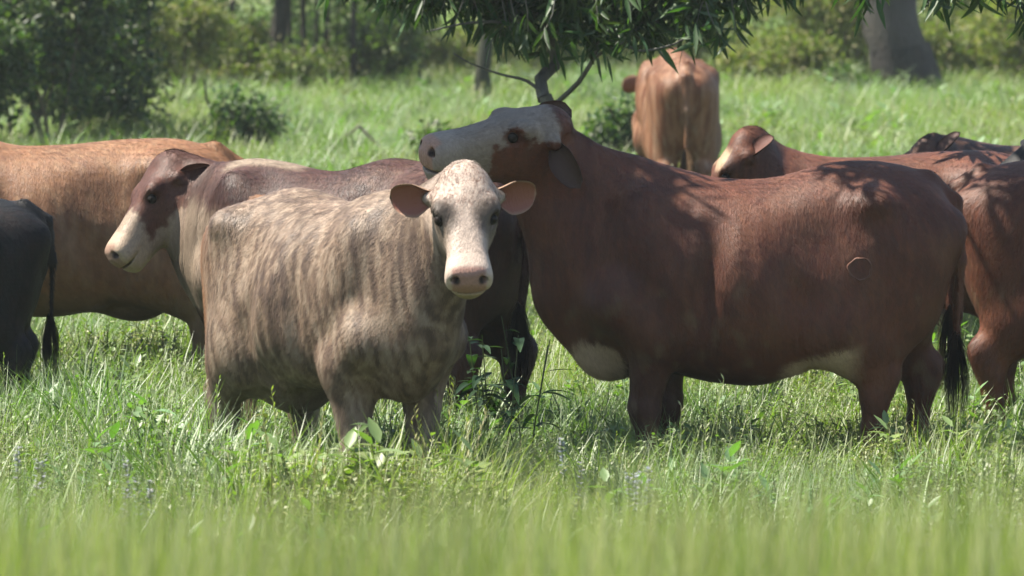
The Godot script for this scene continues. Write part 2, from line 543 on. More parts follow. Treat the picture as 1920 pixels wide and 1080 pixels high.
	for i in tail.size() - 1:
		b.cone(tail[i], tail[i + 1], 0.042 - 0.011 * i, 0.031 - 0.009 * i, 0.05 if i == 0 else 0.02)
	# neck and head
	var poll: Vector3 = w.poll
	var dir: Vector3 = (w.dir as Vector3).normalized()
	var up: Vector3 = w.up
	up = (up - dir * up.dot(dir)).normalized()
	var hs: float = w.get("head", 1.0)
	var frame := Transform3D(Basis(dir, up, dir.cross(up)).scaled_local(Vector3.ONE * hs), poll)
	w.frame = frame
	var nape: Vector3 = frame * Vector3(0.02, -0.085 - w.get("nape", 0.0), 0)
	var throat: Vector3 = frame * Vector3(0.10, -0.17, 0)
	var w0: Vector3 = w.get("withers", Vector3(0.52 * long, 1.02, 0))
	var c0: Vector3 = w.get("chest", Vector3(0.66 * long, 0.86, 0))
	var side := Vector3(0, 0, 1)
	if absf((nape - w0).normalized().z) > 0.3: side = (nape - w0).cross(Vector3.UP).normalized()
	b.cone(w0, nape, w.get("neck", 0.25), 0.105, 0.11, 0.54, side)
	b.cone(c0, throat, w.get("gullet", 0.21), 0.070, 0.11, 0.52, side)
	b.cone((w0 + c0) * 0.5, (nape + throat) * 0.5, minf(0.23, w.get("neck", 0.25) * 0.95), 0.095, 0.09, 0.54, side)
	# folds of skin round the neck
	for i in 5:
		var t := 0.30 + 0.14 * i
		var hi_: Vector3 = w0.lerp(nape, t)
		var lo_: Vector3 = c0.lerp(throat, t)
		b.cone(hi_.lerp(lo_, 0.35), hi_.lerp(lo_, 1.25), (0.17 - 0.10 * t) * minf(1.0, w.get("neck", 0.25) * 4.2), (0.125 - 0.055 * t) * minf(1.0, w.get("neck", 0.25) * 4.2), 0.025, 0.5 + 0.08 * (i % 2), side)
	if w.has("dewlap"):
		for q in w.dewlap: b.cone(q[0], q[1], q[2], q[3], 0.09, 0.35, side)
	b.sections(SKULL, frame, 0.05, 2.7, 2.2, 40)
	for s in [-1.0, 1.0]:
		b.ball(frame * Vector3(0.12, -0.145, 0.055 * s), Vector3(0.09, 0.085, 0.042) * hs, 0.05, frame.basis.orthonormalized())
		b.ball(frame * Vector3(0.158, -0.010, 0.100 * s), Vector3(0.040, 0.028, 0.034) * hs, 0.035, frame.basis.orthonormalized())
		b.cone(frame * Vector3(0.055, -0.055, 0.09 * s), frame * Vector3(0.050, -0.065, 0.142 * s), 0.034 * hs, 0.025 * hs, 0.04)
		b.ball(frame * Vector3(0.20, -0.026, 0.120 * s), Vector3(0.030, 0.024, 0.022) * hs, 0.02, frame.basis.orthonormalized(), true)
		b.ball(frame * Vector3(0.492, -0.052, 0.056 * s), Vector3(0.024, 0.011, 0.020) * hs, 0.012, frame.basis.orthonormalized() * Basis(Vector3(1, 0, 0), 0.7 * s), true)
	b.cone(frame * Vector3(0.20, -0.165, 0), frame * Vector3(0.448, -0.152, 0), 0.05 * hs, 0.047 * hs, 0.03, 1.25, frame.basis.z)
	b.ball(frame * Vector3(0.485, -0.125, 0), Vector3(0.042, 0.006, 0.10) * hs, 0.012, frame.basis.orthonormalized(), true)
	b.ball(frame * Vector3(-0.005, -0.03, 0), Vector3(0.045, 0.05, 0.075) * hs, 0.05, frame.basis.orthonormalized())
	var inv := frame.affine_inverse()
	var kind: String = w.coat
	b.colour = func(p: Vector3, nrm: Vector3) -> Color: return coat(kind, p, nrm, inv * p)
	var lo := Vector3(-1.1, -0.02, -0.55)
	var hi := Vector3(1.05, 1.5, 0.55)
	var head := AABB(frame * Vector3(0.2, -0.08, 0), Vector3.ZERO)
	for x in [-0.07, 0.54]:
		for y in [-0.27, 0.05]:
			for z in [-0.16, 0.16]:
				head = head.expand(frame * Vector3(x, y, z))
	var all := AABB(lo, hi - lo).merge(head)
	b.boxes = [[all, w.get("cell", 0.018)], [head, w.get("fine", 0.008)]]
	return b


func make_ears(b: Body, w: Dictionary) -> void:
	var frame: Transform3D = w.frame
	for s in [-1.0, 1.0]:
		var e: Array = w.get("ears", [Vector3(-0.15, -0.25, 1.0), Vector3(0.55, 0.75, 0.1)])
		if w.has("ear_pair"): e = w.ear_pair[0 if s < 0 else 1]
		var flip := Vector3(1, 1, s)
		var root: Vector3 = Vector3(0.052, -0.060, 0.122) * flip
		var out: Vector3 = (e[0] * flip).normalized()
		var face: Vector3 = e[1] * flip
		face = (face - out * face.dot(out)).normalized()
		var across := face.cross(out) if s > 0 else face.cross(out)
		var pts := PackedVector3Array()
		var length: float = w.get("ear_long", 0.20)
		var half: float = w.get("ear_wide", 0.066)
		for r in 13:
			var t := r / 12.0
			var wd := half * (0.42 + 0.58 * smoothstep(0.0, 0.45, t)) * sqrt(maxf(0.0, 1.0 - pow(maxf(0.0, (t - 0.45) / 0.55), 2.4)))
			for q in 9:
				var vv := q / 4.0 - 1.0
				var curl := (0.9 - 0.55 * t)
				pts.append(frame * (root + out * length * t + across * sin(vv * (0.7 + curl)) / sin(0.7 + curl) * wd + face * (1.0 - cos(vv * (0.5 + curl))) * wd * 0.9 - face * 0.018 - face * 0.03 * t * t))
		b.sheet(13, 9, pts, w.ear_in * 0.5, w.ear_out * 0.5, 0.0035)


func finish_cow(b: Body, w: Dictionary) -> Node3D:
	w.skin = b.v.size()
	make_ears(b, w)
	var o := thing("cow", w.place, w.yaw)
	o.scale = Vector3.ONE * float(w.get("size", 1.0))
	tag(o, w.label, w.get("category", "cow"), "cattle standing in the pasture")
	part("body", arrays_mesh(b.v, b.n, b.c, b.idx), hide_mat, o)
	coat_hair(b, w, o)
	var frame: Transform3D = w.frame
	var ball := SphereMesh.new()
	ball.radius = 0.0215
	ball.height = 0.043
	ball.radial_segments = 20
	ball.rings = 10
	for s in [-1.0, 1.0]:
		var e := part("eye", ball, eye_mat, o)
		e.position = frame * Vector3(0.197, -0.030, 0.103 * s)
	var tail: Array = w.get("tail", [Vector3.ZERO, Vector3(-0.87, 0.62, 0)])
	var tip: Vector3 = tail[tail.size() - 1]
	part("tail_switch", hair_tuft(tip + Vector3(0, 0.06, 0), w.get("switch", 0.34), w.tail_col), strand_mat, o)
	return o


var lock_meshes := []


func hair_locks() -> void:
	# small locks of lying hair: along x, skin normal along y
	var r := RandomNumberGenerator.new()
	r.seed = 21
	for k in 3:
		var v := PackedVector3Array()
		var n := PackedVector3Array()
		var c := PackedColorArray()
		var idx := PackedInt32Array()
		for i in 7:
			var at_ := Vector3(r.randf_range(-0.009, 0.004), -0.0015, r.randf_range(-0.010, 0.010))
			var len := r.randf_range(0.018, 0.034)
			var lift := r.randf_range(0.05, 0.26)
			var bend := r.randf_range(-0.25, 0.25)
			var wd := r.randf_range(0.0007, 0.0013)
			var tone := r.randf_range(0.72, 1.3)
			var f := v.size()
			for q in 3:
				var t := q / 2.0
				var p := at_ + Vector3(len * t, len * lift * t * (1.25 - 0.5 * t), len * bend * t * t)
				for s in [-1.0, 1.0]:
					v.append(p + Vector3(0, 0, s * wd * (1.0 - 0.75 * t)))
					n.append(Vector3(-lift * 0.6, 1, s * 0.15).normalized())
					c.append(Color(tone, tone, tone))
			for q in 2:
				var j := f + q * 2
				idx.append_array(PackedInt32Array([j, j + 2, j + 1, j + 1, j + 2, j + 3]))
		lock_meshes.append(arrays_mesh(v, n, c, idx))


func coat_hair(b: Body, w: Dictionary, o: Node3D) -> void:
	if w.get("bald", false): return
	if lock_meshes.is_empty(): hair_locks()
	var r := RandomNumberGenerator.new()
	r.seed = 5 + taken["cow"]
	var frame: Transform3D = w.frame
	var inv := frame.affine_inverse()
	var where := [[], [], []]
	var tints := [[], [], []]
	var ears_from: int = w.skin
	for i in ears_from:
		var p := b.v[i]
		var nrm := b.n[i]
		if p.y < 0.22: continue
		var h := inv * p
		var flow := Vector3(-0.45, -1.0, 0.0)
		var size := 1.0
		if h.x > -0.05 and h.x < 0.56 and absf(h.z) < 0.17 and absf(h.y + 0.08) < 0.19:
			if h.x > 0.38: continue
			if r.randf() < 0.55: continue
			flow = frame.basis.x
			size = 0.62
		flow += Vector3(r.randfn(), r.randfn(), r.randfn()) * 0.16 + 0.7 * Vector3(patch.get_noise_3d(p.x * 3, p.y * 3, p.z * 3), 0, patch.get_noise_3d(p.x * 3 + 20, p.y * 3, p.z * 3))
		flow -= nrm * flow.dot(nrm)
		if flow.length() < 0.1: continue
		flow = flow.normalized()
		var k := r.randi() % 3
		where[k].append(Transform3D(Basis(flow, nrm, flow.cross(nrm)).scaled_local(Vector3.ONE * size * r.randf_range(0.75, 1.2)), p))
		tints[k].append(b.c[i] * r.randf_range(0.9, 1.18))
	for k in 3:
		tag(copies("coat_hair", lock_meshes[k], strand_mat, where[k], tints[k], o), "", "", "", "stuff")


func hair_tuft(top: Vector3, length: float, col: Color) -> ArrayMesh:
	var r := RandomNumberGenerator.new()
	r.seed = 7
	var v := PackedVector3Array()
	var n := PackedVector3Array()
	var c := PackedColorArray()
	var idx := PackedInt32Array()
	for i in 260:
		var a := r.randf() * TAU
		var start := top + Vector3(cos(a) * 0.012, -0.10 * r.randf(), sin(a) * 0.012)
		var len := length * r.randf_range(0.5, 1.0)
		var bow := r.randf_range(0.02, 0.055)
		var w := r.randf_range(0.0012, 0.0024)
		var side := Vector3(-sin(a), 0, cos(a)) * w
		var tone := col * r.randf_range(0.6, 1.3)
		var f := v.size()
		for k in 5:
			var t := k / 4.0
			var p := start + Vector3(cos(a), 0, sin(a)) * bow * sin(t * 2.6) + Vector3(0, -len * t, 0)
			for q in [-1.0, 1.0]:
				v.append(p + side * q * (1.0 - 0.8 * t))
				n.append(Vector3(cos(a), 0.1, sin(a)).normalized())
				c.append(tone)
		for k in 4:
			var j := f + k * 2
			idx.append_array(PackedInt32Array([j, j + 1, j + 2, j + 1, j + 3, j + 2]))
	return arrays_mesh(v, n, c, idx)


func local_of(w: Dictionary, world: Vector3) -> Vector3:
	return Transform3D(Basis(Vector3.UP, w.yaw).scaled_local(Vector3.ONE * float(w.get("size", 1.0))), w.place).affine_inverse() * world


func aim(w: Dictionary, poll: Vector3, muzzle: Vector3, up: Vector3) -> void:
	# turns the head so that it reaches from poll to muzzle, both in the world
	var p := local_of(w, poll)
	var q := local_of(w, muzzle)
	w.poll = p
	w.dir = q - p
	w.up = Basis(Vector3.UP, w.yaw).inverse() * up


func herd() -> Array:
	var list := []
	var w: Dictionary
	# pale cow in front, looking at the camera
	w = {"coat": "cream", "place": Vector3(-0.675, 0, -19.90), "yaw": -1.07, "fat": 0.94, "long": 0.90, "slim": 0.84, "ribs": 0.003, "brisket": 0.68,
		"trunk": [[-0.85, 0.96, 0.10, 0.14, 0.06], [-0.78, 0.95, 0.19, 0.30, 0.14], [-0.62, 0.95, 0.30, 0.32, 0.23], [-0.36, 0.93, 0.375, 0.335, 0.31], [-0.05, 0.90, 0.375, 0.345, 0.36],
			[0.20, 0.90, 0.37, 0.335, 0.34], [0.42, 0.91, 0.39, 0.29, 0.255], [0.60, 0.94, 0.34, 0.27, 0.195], [0.78, 0.95, 0.23, 0.23, 0.14], [0.90, 0.94, 0.10, 0.12, 0.08]],
		"tail": [Vector3(-0.66, 1.22, 0), Vector3(-0.765, 1.14, 0), Vector3(-0.795, 0.95, 0), Vector3(-0.78, 0.64, 0)], "cell": 0.014, "fine": 0.0065, "udder": true, "tail_col": Color(0.4, 0.3, 0.2),
		"ear_in": Color(0.36, 0.14, 0.095), "ear_out": Color(0.42, 0.27, 0.18), "ears": [Vector3(-0.12, -0.22, 1.0), Vector3(0.8, 0.45, 0.25)], "ear_long": 0.19, "ear_wide": 0.072, "head": 0.91,
		"label": "pale cream cow in front with white mottled face looking straight at the camera"}
	aim(w, at(869, 333, 19.03), at(881, 520, 18.70), Vector3(0.04, 0.5, 1))
	list.append(w)
	# big red animal with raised head
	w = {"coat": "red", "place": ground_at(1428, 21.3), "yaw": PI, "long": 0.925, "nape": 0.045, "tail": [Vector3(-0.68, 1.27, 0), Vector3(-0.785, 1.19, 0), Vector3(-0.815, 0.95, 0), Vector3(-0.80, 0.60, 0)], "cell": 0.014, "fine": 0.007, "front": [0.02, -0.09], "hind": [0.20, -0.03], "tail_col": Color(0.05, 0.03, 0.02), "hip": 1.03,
		"trunk": [[-0.84, 1.05, 0.10, 0.14, 0.08], [-0.77, 1.03, 0.24, 0.34, 0.20], [-0.60, 1.0, 0.34, 0.38, 0.28], [-0.34, 0.95, 0.40, 0.36, 0.32], [-0.05, 0.88, 0.405, 0.43, 0.37],
			[0.20, 0.86, 0.425, 0.41, 0.365], [0.42, 0.87, 0.445, 0.37, 0.31], [0.58, 0.93, 0.40, 0.36, 0.25], [0.74, 0.95, 0.30, 0.31, 0.19], [0.85, 0.96, 0.12, 0.14, 0.10]],
		"head": 1.12, "neck": 0.23, "gullet": 0.19, "withers": Vector3(0.50, 1.06, 0), "chest": Vector3(0.62, 0.92, 0), "brisket": 0.60,
		"dewlap": [[Vector3(0.83, 1.12, 0), Vector3(0.74, 0.82, 0), 0.09, 0.11], [Vector3(0.74, 0.82, 0), Vector3(0.65, 0.58, 0), 0.11, 0.06]],
		"ear_in": Color(0.085, 0.042, 0.03), "ear_out": Color(0.075, 0.038, 0.028), "ear_long": 0.20, "ear_wide": 0.052, "ear_pair": [[Vector3(-0.05, -0.62, 0.75), Vector3(0.5, -0.1, 0.8)], [Vector3(-0.97, 0.16, 0.05), Vector3(0.2, 0.5, -0.8)]],
		"label": "large red brown animal with grey white face raised and a ring brand on its flank"}
	aim(w, at(1035, 214, 21.25), at(792, 254, 21.05), Vector3(-0.12, 1, 0.30))
	list.append(w)
	# white faced cow behind the pale one
	w = {"coat": "white_face", "place": ground_at(668, 22.45), "yaw": PI - 0.48, "size": 1.0, "long": 0.90, "neck": 0.19, "gullet": 0.16, "head": 0.98, "cell": 0.016, "fine": 0.007, "hind": [0.02, -0.06], "tail_col": Color(0.05, 0.03, 0.025),
		"trunk": [[-0.86, 1.03, 0.10, 0.14, 0.08], [-0.79, 1.02, 0.22, 0.34, 0.20], [-0.60, 0.98, 0.32, 0.38, 0.28], [-0.34, 0.93, 0.37, 0.38, 0.32], [-0.18, 0.88, 0.43, 0.41, 0.36],
			[0.10, 0.86, 0.39, 0.40, 0.355], [0.42, 0.87, 0.40, 0.36, 0.295], [0.60, 0.92, 0.345, 0.34, 0.24], [0.78, 0.93, 0.25, 0.28, 0.18], [0.90, 0.93, 0.10, 0.12, 0.09]],
		"dewlap": [[Vector3(0.86, 0.98, 0), Vector3(0.66, 0.64, 0), 0.08, 0.09]], "tail": [Vector3(-0.69, 1.24, 0), Vector3(-0.79, 1.15, 0), Vector3(-0.83, 0.95, 0), Vector3(-0.79, 0.66, 0)],
		"ear_in": Color(0.19, 0.075, 0.06), "ear_out": Color(0.15, 0.065, 0.045), "ear_long": 0.17, "ear_wide": 0.055, "ears": [Vector3(-0.45, -0.55, 0.75), Vector3(0.7, 0.1, 0.7)],
		"label": "dark red cow with white muzzle and pale neck, head turned left behind the pale cow"}
	aim(w, at(308, 306, 22.95), at(196, 462, 22.78), Vector3(-0.8, 0.6, 0.22))
	list.append(w)
	# tan cow at the left
	w = {"coat": "tan", "place": ground_at(108, 24.6), "yaw": PI, "cell": 0.019, "fine": 0.03, "udder": true, "tail_col": Color(0.2, 0.1, 0.06), "poll": Vector3(1.15, 1.25, 0), "dir": Vector3(0.9, -0.5, 0), "up": Vector3(0.5, 0.9, 0),
		"ear_in": Color(0.3, 0.13, 0.1), "ear_out": Color(0.3, 0.16, 0.09), "label": "orange tan cow seen side on at the left, its head out of the frame"}
	list.append(w)
	# black calf at the left edge
	w = {"coat": "black", "place": ground_at(-218, 23.3), "yaw": PI, "size": 0.845, "cell": 0.022, "fine": 0.03, "tail_col": Color(0.015, 0.013, 0.013), "poll": Vector3(1.12, 1.2, 0), "dir": Vector3(0.9, -0.6, 0), "up": Vector3(0.5, 0.9, 0),
		"ear_in": Color(0.04, 0.03, 0.03), "ear_out": Color(0.015, 0.013, 0.013), "label": "small black cow cut off by the left edge, its rump showing"}
	list.append(w)
	# far cow seen from behind
	w = {"coat": "buff", "place": ground_at(1272, 37.4), "yaw": 1.60, "size": 1.0, "cell": 0.016, "fine": 0.014, "udder": true, "fat": 0.70, "hips": 0.74, "tail_col": Color(0.45, 0.3, 0.19), "poll": Vector3(1.05, 1.14, -0.06), "dir": Vector3(0.7, -0.7, 0), "up": Vector3(0.7, 0.7, 0),
		"switch": 0.3, "ear_in": Color(0.3, 0.13, 0.1), "ear_out": Color(0.3, 0.15, 0.09), "label": "buff cow seen from behind, farthest off under the hanging leaves"}
	list.append(w)
	# chestnut cow behind the red one
	w = {"coat": "chestnut", "place": ground_at(1642, 24.5), "yaw": PI, "size": 0.96, "cell": 0.022, "fine": 0.009, "tail_col": Color(0.06, 0.03, 0.025),
		"ear_in": Color(0.15, 0.065, 0.05), "ear_out": Color(0.10, 0.045, 0.03), "ear_long": 0.16, "ear_wide": 0.048, "ears": [Vector3(-0.85, 0.02, 0.6), Vector3(0.4, 0.85, 0.1)],
		"label": "chestnut cow whose head and back show above the big red animal's back"}
	aim(w, at(1386, 262, 24.35), at(1278, 425, 24.3), Vector3(-0.8, 0.6, 0.1))
	list.append(w)
	# dark cow behind, right
	w = {"coat": "dun", "place": ground_at(1955, 26.2), "yaw": PI, "size": 0.94, "cell": 0.022, "fine": 0.01, "tail_col": Color(0.04, 0.025, 0.02),
		"ear_in": Color(0.10, 0.05, 0.04), "ear_out": Color(0.05, 0.03, 0.025), "ear_wide": 0.048, "ears": [Vector3(-0.85, 0.02, 0.6), Vector3(0.4, 0.85, 0.1)],
		"label": "dark brown cow showing only ear and back above the red rump, far right"}
	aim(w, at(1722, 282, 26.0), at(1640, 440, 25.8), Vector3(-0.8, 0.6, 0.1))
	list.append(w)
	# red cow at the right edge
	w = {"coat": "red", "place": ground_at(2170, 22.35), "yaw": 0.0, "size": 1.01, "cell": 0.018, "fine": 0.03, "hind": [0.06, -0.02], "tail_col": Color(0.05, 0.03, 0.02), "poll": Vector3(1.12, 1.2, 0), "dir": Vector3(0.9, -0.6, 0), "up": Vector3(0.5, 0.9, 0),
		"ear_in": Color(0.14, 0.06, 0.05), "ear_out": Color(0.085, 0.04, 0.03), "label": "red brown cow cut off by the right edge, its rump beside the big animal's tail"}
	list.append(w)
	# black animal beyond the right edge
	w = {"coat": "black", "place": ground_at(2190, 23.6), "bald": true, "yaw": PI, "size": 1.0, "cell": 0.026, "fine": 0.02, "tail_col": Color(0.015, 0.013, 0.013),
		"ear_in": Color(0.03, 0.02, 0.02), "ear_out": Color(0.012, 0.011, 0.011), "ears": [Vector3(-0.1, 0.2, 1.0), Vector3(0.8, 0.2, 0.2)], "label": "black cow of which only a sliver of the head shows at the right edge"}
	aim(w, at(1952, 262, 23.55), at(1890, 420, 23.5), Vector3(-0.8, 0.6, 0.1))
	list.append(w)
	return list


var hide_mat: StandardMaterial3D
var eye_mat: StandardMaterial3D
var strand_mat: StandardMaterial3D


func noise_tex(freq: float, seed_: int, bump: float, octaves := 4, size := 512) -> NoiseTexture2D:
	var f := FastNoiseLite.new()
	f.noise_type = FastNoiseLite.TYPE_SIMPLEX_SMOOTH
	f.frequency = freq
	f.seed = seed_
	f.fractal_octaves = octaves
	var t := NoiseTexture2D.new()
	t.width = size
	t.height = size
	t.seamless = true
	t.noise = f
	if bump > 0.0:
		t.as_normal_map = true
		t.bump_strength = bump
	return t


func cattle() -> void:
	hide_mat = tinted(0.62, 0.34)
	hide_mat.heightmap_enabled = true
	hide_mat.heightmap_texture = noise_tex(0.012, 11, 0.0, 6)
	hide_mat.heightmap_scale = 0.15
	hide_mat.uv1_triplanar = true
	hide_mat.uv1_scale = Vector3(15, 6, 15)
	eye_mat = plain(Color(0.010, 0.007, 0.005), 0.45, 0.25)
	strand_mat = tinted(0.55, 0.4)
	var list := herd()
	var bodies := []
	for w in list: bodies.append(plan_cow(w))
	var job := WorkerThreadPool.add_group_task(func(i: int) -> void: bodies[i].build(), list.size())
	WorkerThreadPool.wait_for_group_task_completion(job)
	for i in list.size():
		var o := finish_cow(bodies[i], list[i])
		if i == 1: brand(bodies[i], o)


func brand(b: Body, o: Node3D) -> void:
	# the ring of scarred hair on the flank, a low rounded ridge
	var mid := Vector3(-0.384, 0.935, 0)
	var ring := PackedVector3Array()
	for i in 28:
		var a := TAU * i / 28.0
		var r := 0.046 + 0.0025 * sin(a * 3.0 + 1.0) + 0.0015 * sin(a * 7.0)
		ring.append(b.hit(mid + Vector3(cos(a) * r, sin(a) * r * 0.95, -0.6), Vector3(0, 0, 1)))
	var v := PackedVector3Array()
	var n := PackedVector3Array()
	var c := PackedColorArray()
	var idx := PackedInt32Array()
	for i in 28:
		var out := (ring[i] - Vector3(mid.x, mid.y, ring[i].z)).normalized()
		for k in 6:
			var a := TAU * k / 6.0
			var nn := out * cos(a) + Vector3(0, 0, -1) * sin(a)
			v.append(ring[i] + nn * (0.0042 + 0.0018 * sin(i * 1.3) + 0.001 * sin(i * 0.45)))
			n.append(nn)
			c.append(Color(0.105, 0.05, 0.034))
	for i in 28:
		for k in 6:
			var a := i * 6 + k
			var d := i * 6 + (k + 1) % 6
			var e := ((i + 1) % 28) * 6 + k
			var f := ((i + 1) % 28) * 6 + (k + 1) % 6
			idx.append_array(PackedInt32Array([a, e, d, d, e, f]))
	tag(part("brand_mark", arrays_mesh(v, n, c, idx), hide_mat, o), "round scarred brand mark on the flank")


# ---------------------------------------------------------------- plants
class Leafage:
	# collects leaves, blades and tubes into one surface
	var v := PackedVector3Array()
	var n := PackedVector3Array()
	var c := PackedColorArray()
	var idx := PackedInt32Array()

	func blade(base: Vector3, away: Vector3, height: float, lean: float, width: float, col: Color, segs := 4, twist := 0.0) -> void:
		var side := Vector3(-away.z, 0, away.x).rotated(Vector3.UP, twist)
		var f := v.size()
		for k in segs + 1:
			var t := float(k) / segs
			var p := base + away * lean * t * t + Vector3(0, height * (t - 0.22 * t * t * minf(lean / height, 1.2)), 0)
			var w := width * 0.5 * (1.0 - pow(t, 1.8)) * (0.65 + 0.7 * minf(t * 3.0, 0.5))
			var nn := (Vector3(0, 1, 0) * (0.35 + t * lean / height) - away * 0.75).normalized()
			for s in [-1.0, 1.0]:
				v.append(p + side * s * w)
				n.append((nn + side * s * 0.35).normalized())
				c.append(col)
		for k in segs:
			var j := f + k * 2
			idx.append_array(PackedInt32Array([j, j + 2, j + 1, j + 1, j + 2, j + 3]))

	func leaf(base: Vector3, dir: Vector3, up: Vector3, length: float, width: float, col: Color, droop := 0.2, segs := 4, fold := 0.25) -> void:
		dir = dir.normalized()
		var side := dir.cross(up).normalized()
		var top := side.cross(dir).normalized()
		var f := v.size()
		for k in segs + 1:
			var t := float(k) / segs
			var w := width * 0.5 * pow(sin(PI * pow(minf(t * 0.96 + 0.02, 1.0), 0.8)), 0.85)
			var p := base + dir * length * t - Vector3(0, droop * length * t * t, 0)
			v.append(p - side * w + top * w * fold)
			v.append(p)
			v.append(p + side * w + top * w * fold)
			n.append((top + side * 0.4).normalized())
			n.append(top)
			n.append((top - side * 0.4).normalized())
			for q in 3: c.append(col)
		for k in segs:
			var j := f + k * 3
			idx.append_array(PackedInt32Array([j, j + 3, j + 1, j + 1, j + 3, j + 4, j + 1, j + 4, j + 2, j + 2, j + 4, j + 5]))

	func tube(pts: PackedVector3Array, r0: float, r1: float, col: Color, sides := 6, rough := 0.0) -> void:
		var f := v.size()
		var m := pts.size()
		for i in m:
			var t := (pts[mini(i + 1, m - 1)] - pts[maxi(i - 1, 0)]).normalized()
			var a := t.cross(Vector3(0.31, 0.2, 0.93)).normalized()
			var b := t.cross(a)
			for s in sides:
				var g := TAU * s / sides
				var o := a * cos(g) + b * sin(g)
				var wob := 1.0 + rough * sin(s * 2.3 + i * 1.7) + rough * 0.6 * sin(s * 5.1 + i * 0.6)
				v.append(pts[i] + o * lerpf(r0, r1, float(i) / (m - 1)) * wob)
				n.append(o)
				c.append(col * (1.0 + 0.25 * sin(s * 12.9 + i * 7.3)))
		for i in m - 1:
			for s in sides:
				var p := f + i * sides + s
				var q := f + i * sides + (s + 1) % sides
				idx.append_array(PackedInt32Array([p, p + sides, q, q, p + sides, q + sides]))


func mesh_of(l: Leafage) -> ArrayMesh:
	return arrays_mesh(l.v, l.n, l.c, l.idx)


func copies(called: String, mesh: Mesh, mat: Material, where: Array, tints: Array, parent: Node = self) -> MultiMeshInstance3D:
	var mm := MultiMesh.new()
	mm.transform_format = MultiMesh.TRANSFORM_3D
	mm.use_colors = true
	mm.mesh = mesh
	mm.instance_count = where.size()
	for i in where.size():
		mm.set_instance_transform(i, where[i])
		mm.set_instance_color(i, tints[i])
	var o := MultiMeshInstance3D.new()
	o.name = numbered(called) if parent == self else called
	o.multimesh = mm
	o.material_override = mat
	parent.add_child(o, true)
	return o


func around(r: float) -> Vector3:
	var a := rng.randf() * TAU
	return Vector3(cos(a), 0, sin(a)) * r


func any_way() -> Vector3:
	return Vector3(rng.randfn(), rng.randfn(), rng.randfn()).normalized()


func varied(c: Color, by: float) -> Color:
	var k := 1.0 + rng.randf_range(-by, by)
	return Color(c.r * k * (1.0 + rng.randf_range(-by, by) * 0.5), c.g * k, c.b * k * (1.0 + rng.randf_range(-by, by) * 0.5))


var grass_mat: StandardMaterial3D
var leaf_mat: StandardMaterial3D
var bark_mat: StandardMaterial3D
const GREEN := Color(0.172, 0.225, 0.096)


func tuft(blades: int, tall: float, wide: float, spread: float, lean: float, col: Color, straw := 0.05, low := 0.55) -> ArrayMesh:
	var l := Leafage.new()
	for i in blades:
		var away := around(1.0)
		var h := tall * rng.randf_range(low, 1.1)
		var tone := varied(col, 0.22)
		if rng.randf() < straw: tone = varied(Color(0.27, 0.24, 0.12), 0.2)
		l.blade(around(spread * sqrt(rng.randf())), away, h, h * lean * rng.randf_range(0.15, 1.0), wide * rng.randf_range(0.7, 1.3), tone, 4, rng.randf_range(-0.8, 0.8))
	return mesh_of(l)


func forb(stems: int, tall: float, leaf_long: float, leaf_wide: float, col: Color) -> ArrayMesh:
	var l := Leafage.new()
	for s in stems:
		var top := around(0.10 * rng.randf()) + Vector3(0, tall * rng.randf_range(0.6, 1.1), 0)
		var foot := around(0.03)
		l.tube(PackedVector3Array([foot, foot.lerp(top, 0.5) + around(0.02), top]), 0.0028, 0.0015, varied(Color(0.13, 0.15, 0.05), 0.2), 3)
		var count := 13
		for i in count:
			var t := (i + rng.randf()) / count
			var p := foot.lerp(top, 0.15 + 0.85 * t)
			l.leaf(p, around(1.0) + Vector3(0, rng.randf_range(0.1, 0.9), 0), Vector3.UP, leaf_long * rng.randf_range(0.6, 1.2) * (1.1 - 0.4 * t), leaf_wide * rng.randf_range(0.7, 1.2) * (1.1 - 0.4 * t), varied(col, 0.25), rng.randf_range(0.0, 0.4), 3)
	return mesh_of(l)


func seed_stems(stems: int, tall: float, col: Color) -> ArrayMesh:
	var l := Leafage.new()
	for s in stems:
		var lean := around(0.14 * rng.randf())
		var h := tall * rng.randf_range(0.75, 1.1)
		var foot := around(0.04)
		var tone := varied(col, 0.2)
		var top := foot + lean + Vector3(0, h, 0)
		l.tube(PackedVector3Array([foot, foot + lean * 0.35 + Vector3(0, h * 0.55, 0), top]), 0.0016, 0.0009, tone, 3)
		for i in 9:
			var t := i / 9.0
			l.leaf(top - (lean * 0.4 + Vector3(0, h * 0.25, 0)) * t, around(1.0) + Vector3(0, 1.4, 0), Vector3.UP, 0.022, 0.005, tone * 1.1, 0.1, 2)
	return mesh_of(l)


